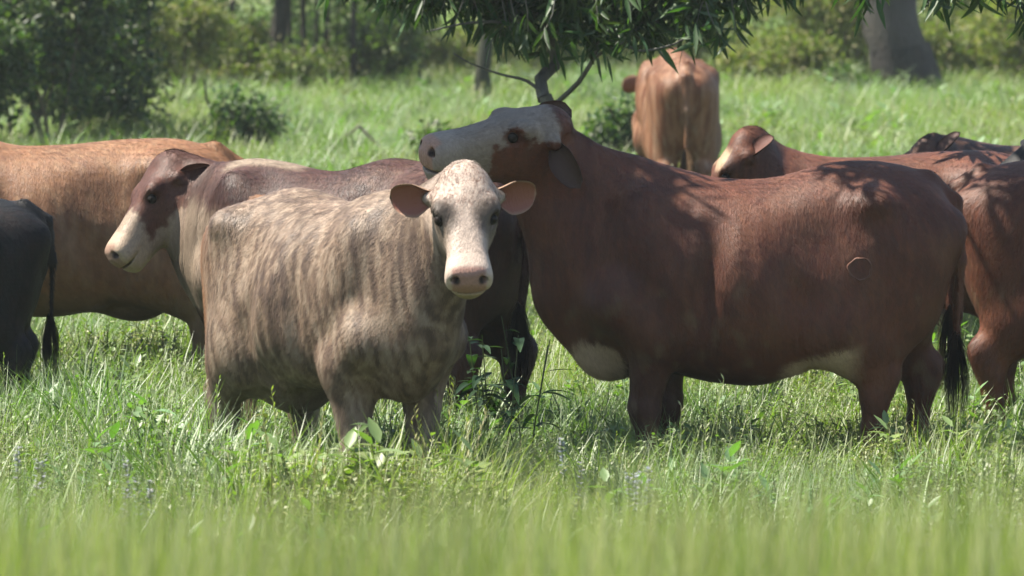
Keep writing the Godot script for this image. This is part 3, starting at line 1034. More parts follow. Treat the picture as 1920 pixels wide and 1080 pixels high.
func grass() -> void:
	grass_mat = tinted(0.45, 0.5, 0.95)
	var kinds := [
		["meadow_grass", tuft(14, 0.43, 0.006, 0.07, 1.2, GREEN), 0.27],
		["fine_grass", tuft(17, 0.40, 0.0042, 0.08, 1.3, Color(0.19, 0.235, 0.108), 0.05), 0.22],
		["broad_grass", tuft(9, 0.46, 0.014, 0.06, 1.4, Color(0.155, 0.21, 0.088)), 0.22],
		["leafy_weeds", forb(4, 0.44, 0.046, 0.019, Color(0.175, 0.215, 0.09)), 0.22],
		["seeding_grass", seed_stems(3, 0.47, Color(0.25, 0.24, 0.12)), 0.02],
		["dock_weeds", forb(2, 0.40, 0.115, 0.042, Color(0.145, 0.20, 0.075)), 0.06], ["dead_stalks", tuft(7, 0.40, 0.004, 0.08, 1.5, Color(0.26, 0.22, 0.13), 0.5), 0.05]]
	var where := []
	var tints := []
	for k in kinds:
		where.append([])
		tints.append([])
	var bands := [[14.2, 24.0, 470.0, 1.0], [24.0, 34.0, 300.0, 1.05], [34.0, 46.0, 170.0, 1.2], [46.0, 66.0, 90.0, 1.5], [66.0, 95.0, 22.0, 2.1]]
	for b in bands:
		var d0: float = b[0]
		var d1: float = b[1]
		var area := 2.0 * (0.049 * (d1 * d1 - d0 * d0) + 1.3 * (d1 - d0))
		for i in int(area * float(b[2])):
			var d: float
			while true:
				d = rng.randf_range(d0, d1)
				if rng.randf() < (d * 0.098 + 1.3) / (d1 * 0.098 + 1.3): break
			var x := rng.randf_range(-1, 1) * (d * 0.098 + 1.3)
			var pick := rng.randf()
			var zone := patch.get_noise_2d(x * 0.55, d * 0.4)
			var k := 0
			var acc := 0.0
			for q in kinds.size():
				var share: float = kinds[q][2] * (1.0 + (2.2 * zone if q in [2, 3, 5] else -0.8 * zone))
				acc += share
				if pick < acc:
					k = q
					break
			var h: float = (0.6 + 0.4 * float(b[3])) * rng.randf_range(0.66, 1.10) * (1.0 + 0.45 * patch.get_noise_2d(x * 0.8 + 50, d * 0.6))
			# grazed shorter behind the herd
			if d > 24.0 and d < 30.0: h *= 0.9
			if d > 19.4 and d < 23.5 and x > -0.1: h *= 0.80
			if d > 17.6 and d < 20.3 and x < -0.05 and x > -1.6: h *= 1.22
			var basis := Basis(Vector3.UP, rng.randf() * TAU) * Basis(Vector3(1, 0, 0), rng.randf_range(-0.2, 0.2))
			where[k].append(Transform3D(basis.scaled(Vector3(maxf(h, 0.8) * float(b[3]), h, maxf(h, 0.8) * float(b[3]))), Vector3(x, -0.01, -d)))
			var warm := clampf(0.5 + 1.3 * patch.get_noise_2d(x * 0.35 + 9, d * 0.22), 0, 1)
			var t := Color(0.86, 0.98, 1.03).lerp(Color(1.12, 1.04, 0.90), warm) * rng.randf_range(0.82, 1.18)
			tints[k].append(t)
	var labels := ["mid green meadow grass blades covering the whole pasture", "fine arching pale grass mixed through the pasture", "broad lush grass blades in the deeper patches", "small leafy weeds growing all through the grass", "straw coloured seeding grass stems among the green", "broad leaved green weeds dotted through the pasture", "bent dead straw stalks lying in the green grass"]
	for q in kinds.size():
		tag(copies(kinds[q][0], kinds[q][1], grass_mat, where[q], tints[q]), labels[q], "grass", "", "stuff")
	# tall growth close to the camera
	var tall := tuft(16, 1.0, 0.011, 0.12, 0.35, Color(0.20, 0.235, 0.095), 0.03, 0.8)
	var tw := []
	var tt := []
	for i in 2600:
		var d := rng.randf_range(7.8, 12.0)
		var x := rng.randf_range(-1, 1) * (d * 0.098 + 0.9)
		var top := 2.43 - (1150.0 - 110.0 * patch.get_noise_2d(x * 1.4, d * 0.7) - rng.randf_range(-80.0, 90.0)) / FOCAL * d
		var h := clampf(top, 0.25, 1.6)
		tw.append(Transform3D(Basis(Vector3.UP, rng.randf() * TAU).scaled(Vector3(1, h * 1.03, 1)), Vector3(x, -0.01, -d)))
		tt.append(varied(Color(1.05, 1.0, 0.95), 0.15))
	tag(copies("tall_grass", tall, grass_mat, tw, tt), "tall soft green grass nearest the camera along the bottom", "grass", "", "stuff")


func spray(leaves: int, long: float, wide: float, size: float, col: Color, hang := 0.5, var_by := 0.25) -> ArrayMesh:
	# a twig end with its leaves
	var l := Leafage.new()
	for i in leaves:
		var p := any_way() * size * pow(rng.randf(), 0.6)
		var dir := (p.normalized() + any_way() * 0.6 + Vector3(0, -hang, 0)).normalized()
		l.leaf(p * 0.6, dir, (Vector3.UP + any_way() * 0.6).normalized(), long * rng.randf_range(0.6, 1.2), wide * rng.randf_range(0.7, 1.2), varied(col, var_by), 0.15, 3)
	return mesh_of(l)


func fill(lumps: Array, n: int, size: float) -> Array:
	# places for n sprays through the lumps, thinner towards the middle: [centre, radii, share]
	var out := []
	var total := 0.0
	for q in lumps: total += float(q[2])
	for q in lumps:
		var c: Vector3 = q[0]
		var r: Vector3 = q[1]
		for i in int(n * float(q[2]) / total):
			var dir := any_way()
			var ragged := 0.8 + 0.45 * patch.get_noise_3d((dir.x + c.x) * 2.5, (dir.y + c.y) * 2.5, (dir.z + c.z) * 2.5)
			var p := c + dir * r * ragged * pow(rng.randf(), 0.42)
			if p.y < 0.06: continue
			out.append(Transform3D(Basis(any_way(), rng.randf() * TAU).scaled(Vector3.ONE * size * rng.randf_range(0.7, 1.25)), p))
	return out


func tints_for(n: int, a: Color, b: Color) -> Array:
	var out := []
	for i in n: out.append(a.lerp(b, rng.randf()) * rng.randf_range(0.8, 1.2))
	return out


var sprays := {}


func bush(called: String, label: String, px: float, d: float, wide: float, tall: float, kind: String, n: int, stems: int, tint := Color.WHITE, deep := 1.0, group := "bushes behind the herd", lift := 0.0, category := "bush") -> Node3D:
	var base := ground_at(px, d)
	var o := thing(called, base)
	tag(o, label, category, group)
	var lumps := []
	var blobs := 7
	for i in blobs:
		var a := TAU * i / blobs + rng.randf()
		var h := tall * (lift + (1.0 - lift) * rng.randf_range(0.28, 0.78))
		var off := Vector3(cos(a) * wide * 0.28, h, sin(a) * wide * 0.28 * deep)
		lumps.append([off, Vector3(wide * 0.27, tall * (1.0 - lift) * 0.27, wide * 0.27 * deep) * rng.randf_range(0.8, 1.2), rng.randf_range(0.7, 1.3)])
	lumps.append([Vector3(0, tall * (lift + (1.0 - lift) * 0.45), 0), Vector3(wide * 0.42, tall * (1.0 - lift) * 0.42, wide * 0.42 * deep), 1.8])
	var spots := fill(lumps, n, 1.0)
	tag(copies("crown", sprays[kind], leaf_mat, spots, tints_for(spots.size(), tint * 0.85, tint * 1.15), o), "", "", "", "stuff")
	var l := Leafage.new()
	for s in stems:
		var foot := around(wide * 0.10)
		var aim_at: Vector3 = lumps[s % lumps.size()][0]
		l.tube(PackedVector3Array([foot, foot.lerp(aim_at, 0.4) + around(0.06), aim_at, aim_at + Vector3(0, tall * 0.15, 0) + around(0.1)]), 0.022, 0.007, Color(0.10, 0.085, 0.06), 5, 0.1)
	if stems: part("stems", mesh_of(l), bark_mat, o)
	return o


func tree(called: String, label: String, path: Array, r0: float, r1: float, bark: Color, limbs: Array, lumps: Array, kind: String, n: int, tint: Color, group := "") -> Node3D:
	# path, limbs and lumps in metres from the foot of the trunk
	var o := thing(called, path[0])
	tag(o, label, "tree", group)
	var l := Leafage.new()
	var pts := PackedVector3Array()
	var steps := 18
	var cv := Curve3D.new()
	for i in path.size():
		var a: Vector3 = path[maxi(i - 1, 0)]
		var b: Vector3 = path[mini(i + 1, path.size() - 1)]
		cv.add_point(path[i] - path[0], (a - b) * 0.17, (b - a) * 0.17)
	for i in steps + 1: pts.append(cv.sample_baked(cv.get_baked_length() * i / steps, true) + any_way() * r0 * 0.06)
	l.tube(pts, r0, r1, bark, 14, 0.07)
	# root flare
	l.tube(PackedVector3Array([Vector3(0, -0.05, 0), Vector3(0, 0.12, 0), pts[mini(3, steps)]]), r0 * 1.45, r0 * 0.98, bark, 14, 0.12)
	part("trunk", mesh_of(l), bark_mat, o)
	for b in limbs:
		var k := Leafage.new()
		var pp := PackedVector3Array()
		for q in b[0]: pp.append(q)
		var c2 := Curve3D.new()
		for i in pp.size():
			var a := pp[maxi(i - 1, 0)]
			var e := pp[mini(i + 1, pp.size() - 1)]
			c2.add_point(pp[i], (a - e) * 0.16, (e - a) * 0.16)
		var fine := PackedVector3Array()
		for i in 13: fine.append(c2.sample_baked(c2.get_baked_length() * i / 12.0, true) + any_way() * float(b[1]) * 0.15)
		k.tube(fine, b[1], b[2], bark, 8, 0.06)
		part("limb", mesh_of(k), bark_mat, o)
	if n > 0:
		var spots := fill(lumps, n, 1.0)
		tag(copies("crown", sprays[kind], leaf_mat, spots, tints_for(spots.size(), tint * 0.85, tint * 1.15), o), "", "", "", "stuff")
	return o


func vegetation() -> void:
	leaf_mat = tinted(0.45, 0.4, 0.95)
	bark_mat = tinted(0.9, 0.25)
	bark_mat.heightmap_enabled = true
	bark_mat.heightmap_texture = noise_tex(0.02, 5, 0.0, 5)
	bark_mat.heightmap_scale = 2.0
	bark_mat.uv1_triplanar = true
	bark_mat.uv1_scale = Vector3(3, 0.9, 3)
	sprays.long = spray(12, 0.115, 0.022, 0.17, Color(0.050, 0.084, 0.034), 0.9, 0.45)
	sprays.small = spray(14, 0.065, 0.029, 0.15, Color(0.092, 0.125, 0.055), 0.1, 0.55)
	sprays.oval = spray(14, 0.075, 0.036, 0.17, Color(0.075, 0.105, 0.042), 0.2, 0.45)
	sprays.pale = spray(16, 0.085, 0.026, 0.20, Color(0.185, 0.19, 0.078), 0.1, 0.35)
	grass()
	background()
	shade_tree()
	weeds()


func background() -> void:
	# big dark bush mass at the left
	bush("dense_bush", "tall dark leafy bush filling the upper left corner", 60, 46.0, 1.9, 2.7, "small", 1500, 7, Color(0.85, 0.9, 0.8))
	bush("dense_bush", "dark bush with a rounded foot right of the corner bush", 175, 47.5, 1.25, 2.4, "small", 800, 5, Color(0.75, 0.85, 0.75))
	bush("dense_bush", "dark bush cut off by the left edge behind the tan cow", -70, 44.5, 1.3, 1.9, "oval", 600, 4, Color(0.8, 0.9, 0.75))
	bush("dense_bush", "dark leafy bough mass at the top, right of the corner bush", 205, 48.5, 1.9, 3.0, "small", 800, 5, Color(0.9, 0.95, 0.85), 1.0, "bushes behind the herd", 0.32)
	# low shrub with a bare leaning stick
	bush("low_shrub", "low dark shrub beside a bare leaning stick", 458, 45.0, 0.72, 0.85, "small", 190, 6, Color(0.75, 0.85, 0.75), 0.8)
	bush("low_shrub", "low dark green shrub left of the far buff cow", 1160, 43.0, 0.62, 0.85, "small", 170, 5, Color(0.7, 0.85, 0.75), 0.8)
	bush("low_shrub", "thin pale leafed weed shrub in mid field left of the drooping tree", 830, 43.0, 0.6, 0.72, "oval", 45, 5, Color(1.1, 1.15, 1.0), 0.8)
	var l := Leafage.new()
	l.tube(PackedVector3Array([Vector3(0.06, -0.02, 0), Vector3(0.05, 0.32, 0), Vector3(0.0, 0.55, 0.02), Vector3(-0.06, 0.68, 0.03), Vector3(-0.075, 0.85, 0.03)]), 0.022, 0.010, Color(0.06, 0.055, 0.035), 6, 0.1)
	var stick := part("dead_stick", mesh_of(l), bark_mat)
	stick.position = ground_at(400, 45.2)
	tag(stick, "bare dark leaning stick standing by the low shrub", "stick")
	l = Leafage.new()
	l.tube(PackedVector3Array([Vector3(-0.12, 0.50, 0), Vector3(0.02, 0.36, 0.05), Vector3(0.18, 0.16, 0.1), Vector3(0.27, -0.02, 0.1)]), 0.014, 0.020, Color(0.09, 0.085, 0.06), 6, 0.1)
	l.tube(PackedVector3Array([Vector3(-0.12, 0.50, 0), Vector3(-0.27, 0.38, 0), Vector3(-0.36, 0.26, -0.05)]), 0.011, 0.006, Color(0.09, 0.085, 0.06), 5, 0.1)
	stick = part("fallen_branch", mesh_of(l), bark_mat)
	stick.position = ground_at(700, 44.0)
	tag(stick, "fallen grey branch bent over in the mid field grass", "branch")
	# the wood beyond the field, left and middle
	var far := "thicket beyond the field"
	bush("thicket_bush", "yellow green bush in the sun beyond the corner bush", 310, 57.0, 1.5, 1.5, "pale", 420, 5, Color(1.0, 0.98, 0.75), 0.8, far)
	bush("thicket_bush", "olive bush right of the yellow green one, trunks beside it", 425, 58.5, 1.2, 1.25, "pale", 260, 5, Color(0.95, 0.95, 0.72), 0.8, far)
	bush("thicket_bush", "sparse grey green bush between the thin far trunks", 575, 57.5, 1.1, 0.9, "pale", 170, 5, Color(0.85, 0.9, 0.75), 0.8, far)
	bush("thicket_bush", "leafy green bush ending the thin far trunks on their right", 715, 58.0, 1.3, 1.5, "oval", 360, 5, Color(1.4, 1.35, 1.1), 0.8, far)
	bush("thicket_bush", "dark low bush under the thick far trunk", 470, 60.5, 1.6, 1.2, "oval", 330, 4, Color(1.3, 1.35, 1.15), 0.8, far)
	bush("thicket_bush", "dark undergrowth bush deep behind the thin trunks", 620, 63.0, 2.4, 1.9, "oval", 480, 4, Color(1.25, 1.3, 1.1), 0.8, far)
	bush("thicket_bush", "dark undergrowth bush deep behind the yellow green bush", 330, 64.0, 2.6, 2.0, "oval", 480, 4, Color(1.25, 1.3, 1.1), 0.8, far)
	bush("thicket_bush", "dark undergrowth bush deep behind the corner bush", 90, 62.0, 2.8, 2.2, "oval", 480, 4, Color(1.25, 1.3, 1.1), 0.8, far)
	bush("thicket_bush", "sunlit pale bush left of the slender far trunk", 830, 62.0, 1.3, 1.2, "pale", 300, 4, Color(1.05, 1.0, 0.75), 0.8, far)
	bush("thicket_bush", "sunlit pale bush right of the slender far trunk", 985, 63.0, 1.7, 1.3, "pale", 420, 4, Color(1.0, 1.0, 0.8), 0.8, far)
	bush("thicket_bush", "sunlit pale bush behind the drooping tree's stem", 1130, 64.0, 1.7, 1.3, "pale", 420, 4, Color(0.9, 1.0, 0.8), 0.8, far)
	bush("thicket_bush", "hazy pale bush behind the far buff cow", 1275, 65.0, 1.7, 1.4, "pale", 420, 4, Color(0.9, 0.95, 0.75), 0.8, far)
	bush("thicket_bush", "rounded yellow green bush right of the far buff cow", 1450, 60.0, 1.5, 1.1, "pale", 420, 4, Color(1.05, 1.05, 0.75), 0.8, far)
	bush("thicket_bush", "tall yellow green bush left of the big leaning trunk", 1560, 63.0, 1.9, 1.9, "pale", 560, 4, Color(1.15, 1.1, 0.75), 0.8, far)
	bush("thicket_bush", "dark foot bush against the left of the big leaning trunk", 1610, 58.2, 0.7, 0.55, "oval", 150, 4, Color(1.1, 1.2, 1.0), 0.8, far)
	bush("thicket_bush", "yellow green bush right of the big leaning trunk", 1815, 61.5, 1.6, 1.2, "pale", 480, 4, Color(1.05, 1.05, 0.75), 0.8, far)
	bush("thicket_bush", "yellow green bush at the right edge of the far thicket", 1950, 60.0, 1.7, 1.5, "pale", 480, 4, Color(1.1, 1.08, 0.75), 0.8, far)
	bush("thicket_bush", "tall pale bush deep behind the big leaning trunk", 1720, 68.0, 2.6, 2.4, "pale", 620, 4, Color(1.0, 1.05, 0.8), 0.8, far)
	bush("thicket_bush", "tall pale bush deep behind the right edge", 1900, 69.0, 2.6, 2.6, "pale", 620, 4, Color(1.05, 1.08, 0.8), 0.8, far)
	bush("thicket_bush", "tall pale bush deep behind the rounded bush", 1400, 70.0, 2.6, 2.3, "pale", 620, 4, Color(0.95, 1.0, 0.75), 0.8, far)
	bush("thicket_bush", "green bush just past the left edge behind the corner bush", -160, 60.0, 2.6, 2.2, "oval", 420, 4, Color(1.25, 1.3, 1.1), 0.8, far)
	bush("thicket_bush", "green bush well past the left edge beyond the field", -400, 61.0, 2.8, 2.3, "oval", 420, 4, Color(1.25, 1.3, 1.1), 0.8, far)
	bush("thicket_bush", "pale bush just past the right edge beyond the field", 2120, 62.0, 2.6, 2.2, "pale", 480, 4, Color(1.0, 1.05, 0.8), 0.8, far)
	bush("thicket_bush", "pale bush well past the right edge beyond the field", 2340, 63.0, 2.8, 2.2, "pale", 480, 4, Color(1.0, 1.05, 0.8), 0.8, far)
	# thin trees of the wood
	var bark := Color(0.028, 0.026, 0.02)
	var trunks := [[505, 58.0, 0.10, 0.35, "thickest dark trunk among the thin trees of the far wood"], [572, 59.0, 0.035, -0.05, "thin straight far tree just right of the thickest trunk"], [612, 58.5, 0.04, 0.04, "thin dark far tree in the middle of the row"],
		[662, 57.5, 0.035, 0.02, "short thin far trunk before the leafy green bush"], [270, 59.0, 0.06, 0.1, "slim far tree behind the yellow green bush"], [385, 61.0, 0.07, -0.1, "dark far tree between the two yellowish bushes"], [745, 62.0, 0.08, 0.1, "dark far tree behind the leafy green bush"],
		[432, 58.8, 0.03, 0.06, "thin far trunk just left of the thickest trunk"], [545, 60.0, 0.028, -0.04, "thin far trunk close on the right of the thickest trunk"], [592, 60.5, 0.022, 0.03, "thinnest far stem among the row of trunks"], [640, 59.5, 0.03, -0.06, "thin leaning far trunk left of the short one"], [690, 60.0, 0.028, 0.05, "thin far trunk at the left foot of the leafy green bush"]]
	for t in trunks:
		var foot := ground_at(t[0], t[1])
		var r: float = t[2]
		var s: float = t[3]
		tree("thin_tree", t[4], [foot, foot + Vector3(s * 0.4, 1.2, 0), foot + Vector3(s, 2.8, 0.1), foot + Vector3(s * 1.1, 4.2, 0.2)], r, r * 0.5, bark,
			[[[Vector3(s * 0.7, 2.2, 0), Vector3(s + 0.4, 2.9, 0.3), Vector3(s + 0.7, 3.3, 0.4)], r * 0.5, r * 0.2], [[Vector3(s * 0.8, 2.5, 0), Vector3(s - 0.5, 3.1, -0.2), Vector3(s - 0.8, 3.4, -0.3)], r * 0.5, r * 0.2]],
			[[Vector3(s, 2.9, 0), Vector3(1.1, 0.9, 1.0), 1.0], [Vector3(s + 0.5, 3.7, 0.2), Vector3(1.0, 0.9, 1.0), 1.0], [Vector3(s - 0.5, 2.1, 0.4), Vector3(0.7, 0.5, 0.6), 0.5], [Vector3(s * 0.5, 1.6, 0.1), Vector3(0.75, 0.32, 0.6), 0.4]], "oval", 70, Color(0.95, 1.0, 0.9), "thin trees of the far wood")
	var f2 := ground_at(905, 55.0)
	tree("slender_tree", "slender dark tree alone behind the drooping branches", [f2, f2 + Vector3(0.0, 0.6, 0), f2 + Vector3(0.05, 1.3, 0), f2 + Vector3(-0.1, 3.2, 0)], 0.085, 0.05, Color(0.035, 0.038, 0.026),
		[[[Vector3(0.05, 1.3, 0), Vector3(0.4, 1.9, 0.2), Vector3(0.7, 2.4, 0.2)], 0.04, 0.015]], [[Vector3(0, 3.0, 0), Vector3(1.1, 0.9, 1.0), 1.0], [Vector3(0.4, 2.2, 0.2), Vector3(0.7, 0.5, 0.6), 0.6]], "oval", 150, Color(0.8, 0.9, 0.8))
	var f3 := ground_at(1705, 58.5)
	tree("big_tree", "big leaning tree with a thick grey trunk, upper right", [f3, f3 + Vector3(-0.08, 0.5, 0), f3 + Vector3(-0.26, 1.4, 0), f3 + Vector3(-0.5, 2.8, 0), f3 + Vector3(-0.5, 4.5, 0)], 0.34, 0.2, Color(0.058, 0.054, 0.049),
		[[[Vector3(-0.5, 2.6, 0), Vector3(0.5, 3.4, 0.5), Vector3(1.6, 4.0, 0.8)], 0.15, 0.05], [[Vector3(-0.5, 2.8, 0), Vector3(-1.5, 3.6, 0.2), Vector3(-2.4, 4.2, 0.3)], 0.15, 0.05]],
		[[Vector3(-0.4, 4.4, 0), Vector3(1.8, 1.0, 1.5), 1.0], [Vector3(-0.25, 1.45, 0.55), Vector3(0.4, 0.2, 0.3), 0.35], [Vector3(1.5, 4.0, 0.6), Vector3(1.2, 0.8, 1.1), 0.6], [Vector3(-2.2, 4.2, 0.3), Vector3(1.2, 0.8, 1.1), 0.6]], "oval", 90, Color(0.9, 1.0, 0.85))


func shade_tree() -> void:
	# the tree with long hanging leaves whose crown reaches over the herd
	var foot := ground_at(1052, 27.2)
	var o := foot
	var P := func(px: float, py: float, d: float) -> Vector3: return at(px, py, d) - o
	var bark := Color(0.10, 0.10, 0.085)
	var limbs := [
		[[P.call(1022, 186, 27.2), P.call(1012, 150, 27.3), P.call(1040, 120, 27.4), P.call(1020, 40, 27.4), P.call(990, -60, 27.3)], 0.036, 0.022],
		[[P.call(1036, 200, 27.2), P.call(1075, 165, 27.1), P.call(1112, 110, 27.0), P.call(1135, 40, 26.9), P.call(1180, -40, 26.8)], 0.014, 0.010],
		[[P.call(1015, 172, 27.2), P.call(985, 150, 27.2), P.call(940, 140, 27.3), P.call(880, 118, 27.4), P.call(850, 100, 27.4)], 0.010, 0.003],
		[[P.call(1112, 112, 27.0), P.call(1160, 80, 26.8), P.call(1200, 96, 26.6), P.call(1260, 84, 26.5), P.call(1330, 40, 26.4)], 0.009, 0.004],
		[[P.call(1030, 60, 27.4), P.call(950, 42, 27.2), P.call(870, 44, 27.0), P.call(800, 60, 26.9)], 0.012, 0.004], [[P.call(1000, -20, 27.4), P.call(850, -45, 27.3), P.call(720, -45, 27.4), P.call(640, -50, 27.6)], 0.015, 0.006],
		[[P.call(990, -60, 27.3), Vector3(-0.5, 2.9, 1.2), Vector3(-1.0, 3.5, 3.4), Vector3(-1.5, 3.75, 5.6)], 0.05, 0.02],
		[[P.call(1180, -40, 26.8), Vector3(0.6, 2.9, 1.5), Vector3(0.7, 3.5, 3.0), Vector3(0.6, 3.8, 4.6)], 0.04, 0.02],
		[[Vector3(0.7, 3.5, 3.0), Vector3(0.2, 3.7, 4.4), Vector3(-0.12, 3.75, 5.6)], 0.02, 0.01],
		[[Vector3(0.6, 2.9, 1.5), Vector3(1.3, 3.0, 2.0), Vector3(2.0, 2.9, 2.6), Vector3(2.6, 2.6, 2.8)], 0.03, 0.012],
		[[P.call(990, -60, 27.3), Vector3(-0.2, 3.4, -0.5), Vector3(0.0, 4.4, -1.2)], 0.05, 0.02]]
	var lumps := [
		# over the head and shoulders of the red animal
		[Vector3(-1.51, 3.75, 5.62), Vector3(0.60, 0.40, 0.65), 2.0], [Vector3(-1.78, 3.65, 5.85), Vector3(0.45, 0.30, 0.5), 1.5],
		# over the rump at the right
		[Vector3(0.60, 3.8, 4.6), Vector3(0.42, 0.35, 0.55), 0.7], [Vector3(-0.12, 3.75, 5.6), Vector3(0.28, 0.28, 0.45), 0.5],
		# the crown behind, above the picture
		[Vector3(-0.3, 3.6, -0.6), Vector3(1.7, 0.9, 1.3), 2.2], [Vector3(0.9, 3.3, 0.6), Vector3(1.2, 0.8, 1.0), 1.0],
		# what hangs into the picture
		[P.call(650, -55, 27.6), Vector3(0.20, 0.10, 0.4), 0.14], [P.call(725, -40, 27.4), Vector3(0.20, 0.12, 0.4), 0.18], [P.call(800, -32, 27.2), Vector3(0.20, 0.13, 0.4), 0.2], [P.call(890, -30, 27.3), Vector3(0.22, 0.15, 0.45), 0.28], [P.call(985, -15, 27.5), Vector3(0.22, 0.17, 0.45), 0.34], [P.call(1085, -10, 27.2), Vector3(0.22, 0.19, 0.45), 0.36],
		[P.call(1180, -15, 26.9), Vector3(0.22, 0.17, 0.4), 0.32], [P.call(1280, -25, 26.7), Vector3(0.20, 0.15, 0.35), 0.26], [P.call(1385, -40, 26.7), Vector3(0.18, 0.14, 0.3), 0.18], [P.call(1470, -70, 26.6), Vector3(0.18, 0.12, 0.3), 0.12],
		[P.call(1000, -120, 27.3), Vector3(0.9, 0.2, 0.6), 0.9], [P.call(1300, -130, 26.9), Vector3(0.7, 0.2, 0.6), 0.6],
		[P.call(945, 40, 27.3), Vector3(0.13, 0.10, 0.25), 0.09], [P.call(1035, 62, 27.5), Vector3(0.12, 0.11, 0.25), 0.09], [P.call(1120, 48, 26.9), Vector3(0.14, 0.11, 0.25), 0.11], [P.call(1215, 45, 26.7), Vector3(0.13, 0.10, 0.2), 0.09], [P.call(1320, 30, 26.5), Vector3(0.12, 0.09, 0.2), 0.07],
		[P.call(1622, -45, 24.6), Vector3(0.10, 0.08, 0.15), 0.04], [P.call(1765, -45, 24.5), Vector3(0.11, 0.08, 0.15), 0.05], [P.call(1880, -45, 24.3), Vector3(0.16, 0.08, 0.15), 0.07]]
	var t := tree("shade_tree", "tree with long drooping narrow leaves hanging into the top of the picture", [foot, foot + Vector3(-0.02, 0.7, 0), at(1030, 200, 27.2), at(1022, 180, 27.2)], 0.06, 0.034, bark, limbs, lumps, "long", 2500, Color.WHITE)
	# leaves of the lowest twigs, one by one
	var l := Leafage.new()
	l.leaf(Vector3.ZERO, Vector3(1, 0, 0), Vector3.UP, 0.135, 0.024, Color(0.038, 0.066, 0.026), 0.12, 5)
	var one := mesh_of(l)
	l = Leafage.new()
	l.leaf(Vector3.ZERO, Vector3(1, 0, 0), Vector3.UP, 0.115, 0.026, Color(0.052, 0.085, 0.032), 0.25, 5)
	var two := mesh_of(l)
	# twig ends: place in the picture, depth
	var ends := [[1612, 18, 24.6], [1630, -4, 24.6], [1745, 8, 24.5], [1772, -6, 24.4], [1835, 4, 24.3], [1870, -8, 24.3], [1908, 18, 24.2], [1922, 50, 24.2], [1940, 0, 24.2],
		[1500, -22, 26.6], [1475, -6, 26.6], [1440, 4, 26.5], [1405, 26, 26.5], [1380, 58, 26.4], [1352, 72, 26.3], [1335, 30, 26.4], [1300, 62, 26.4], [775, 0, 27.0], [790, 34, 26.9], [828, 20, 27.0], [850, 50, 27.0], [905, 58, 27.1]]
	for i in 20:
		var x := rng.randf_range(880, 1330)
		ends.append([x, 55.0 + 45.0 * sin((x - 880.0) / 130.0) * sin((x - 880.0) / 47.0) + rng.randf_range(-35, 30), rng.randf_range(26.5, 27.5)])
	for e in ends:
		var tip: Vector3 = at(e[0], e[1], e[2]) - o
		var from := tip + Vector3(rng.randf_range(-0.1, 0.1), rng.randf_range(0.22, 0.34), rng.randf_range(-0.1, 0.1))
		var twig := Leafage.new()
		twig.tube(PackedVector3Array([from, from.lerp(tip, 0.5) + around(0.02), tip]), 0.004, 0.002, bark, 4)
		part("twig", mesh_of(twig), bark_mat, t)
		for i in 7:
			var f := i / 7.0
			var leaf := part("leaf", one if rng.randf() < 0.6 else two, leaf_mat, t)
			var dir := (around(rng.randf_range(0.25, 0.8)) + Vector3(0, -1.0 + 0.5 * rng.randf(), 0)).normalized()
			var up := dir.cross(any_way()).normalized()
			leaf.transform = Transform3D(Basis(dir, up, dir.cross(up)).scaled_local(Vector3.ONE * rng.randf_range(0.75, 1.15)), tip.lerp(from, f * 0.55))
	# the long twig that carries the right hand tufts
	for run in [[[Vector3(2.6, 2.6, 2.8), at(1615, -60, 24.7) - o, at(1625, -10, 24.6) - o]], [[Vector3(2.6, 2.6, 2.8), at(1750, -70, 24.6) - o, at(1760, -20, 24.5) - o]], [[Vector3(2.6, 2.6, 2.8), at(1860, -80, 24.4) - o, at(1920, -20, 24.2) - o]]]:
		var pp := PackedVector3Array()
		for q in run[0]: pp.append(q)
		var twig := Leafage.new()
		twig.tube(pp, 0.008, 0.003, bark, 5)
		part("twig", mesh_of(twig), bark_mat, t)


func flower_spike(l: Leafage, foot: Vector3, tall: float, col: Color) -> void:
	var lean := around(0.05)
	var top := foot + lean + Vector3(0, tall, 0)
	l.tube(PackedVector3Array([foot, foot.lerp(top, 0.5), top]), 0.003, 0.0015, Color(0.12, 0.15, 0.05), 4)
	for i in 44:
		var t := rng.randf()
		l.leaf(top - Vector3(0, 0.13 * t, 0) - lean * 0.2 * t, around(1.0) + Vector3(0, 0.5, 0), Vector3.UP, 0.022, 0.014, varied(col, 0.2), 0.1, 2)
	for i in 8:
		l.leaf(foot.lerp(top, 0.25 + 0.06 * i), around(1.0) + Vector3(0, 0.5, 0), Vector3.UP, 0.055, 0.02, varied(Color(0.11, 0.16, 0.05), 0.2), 0.25, 3)


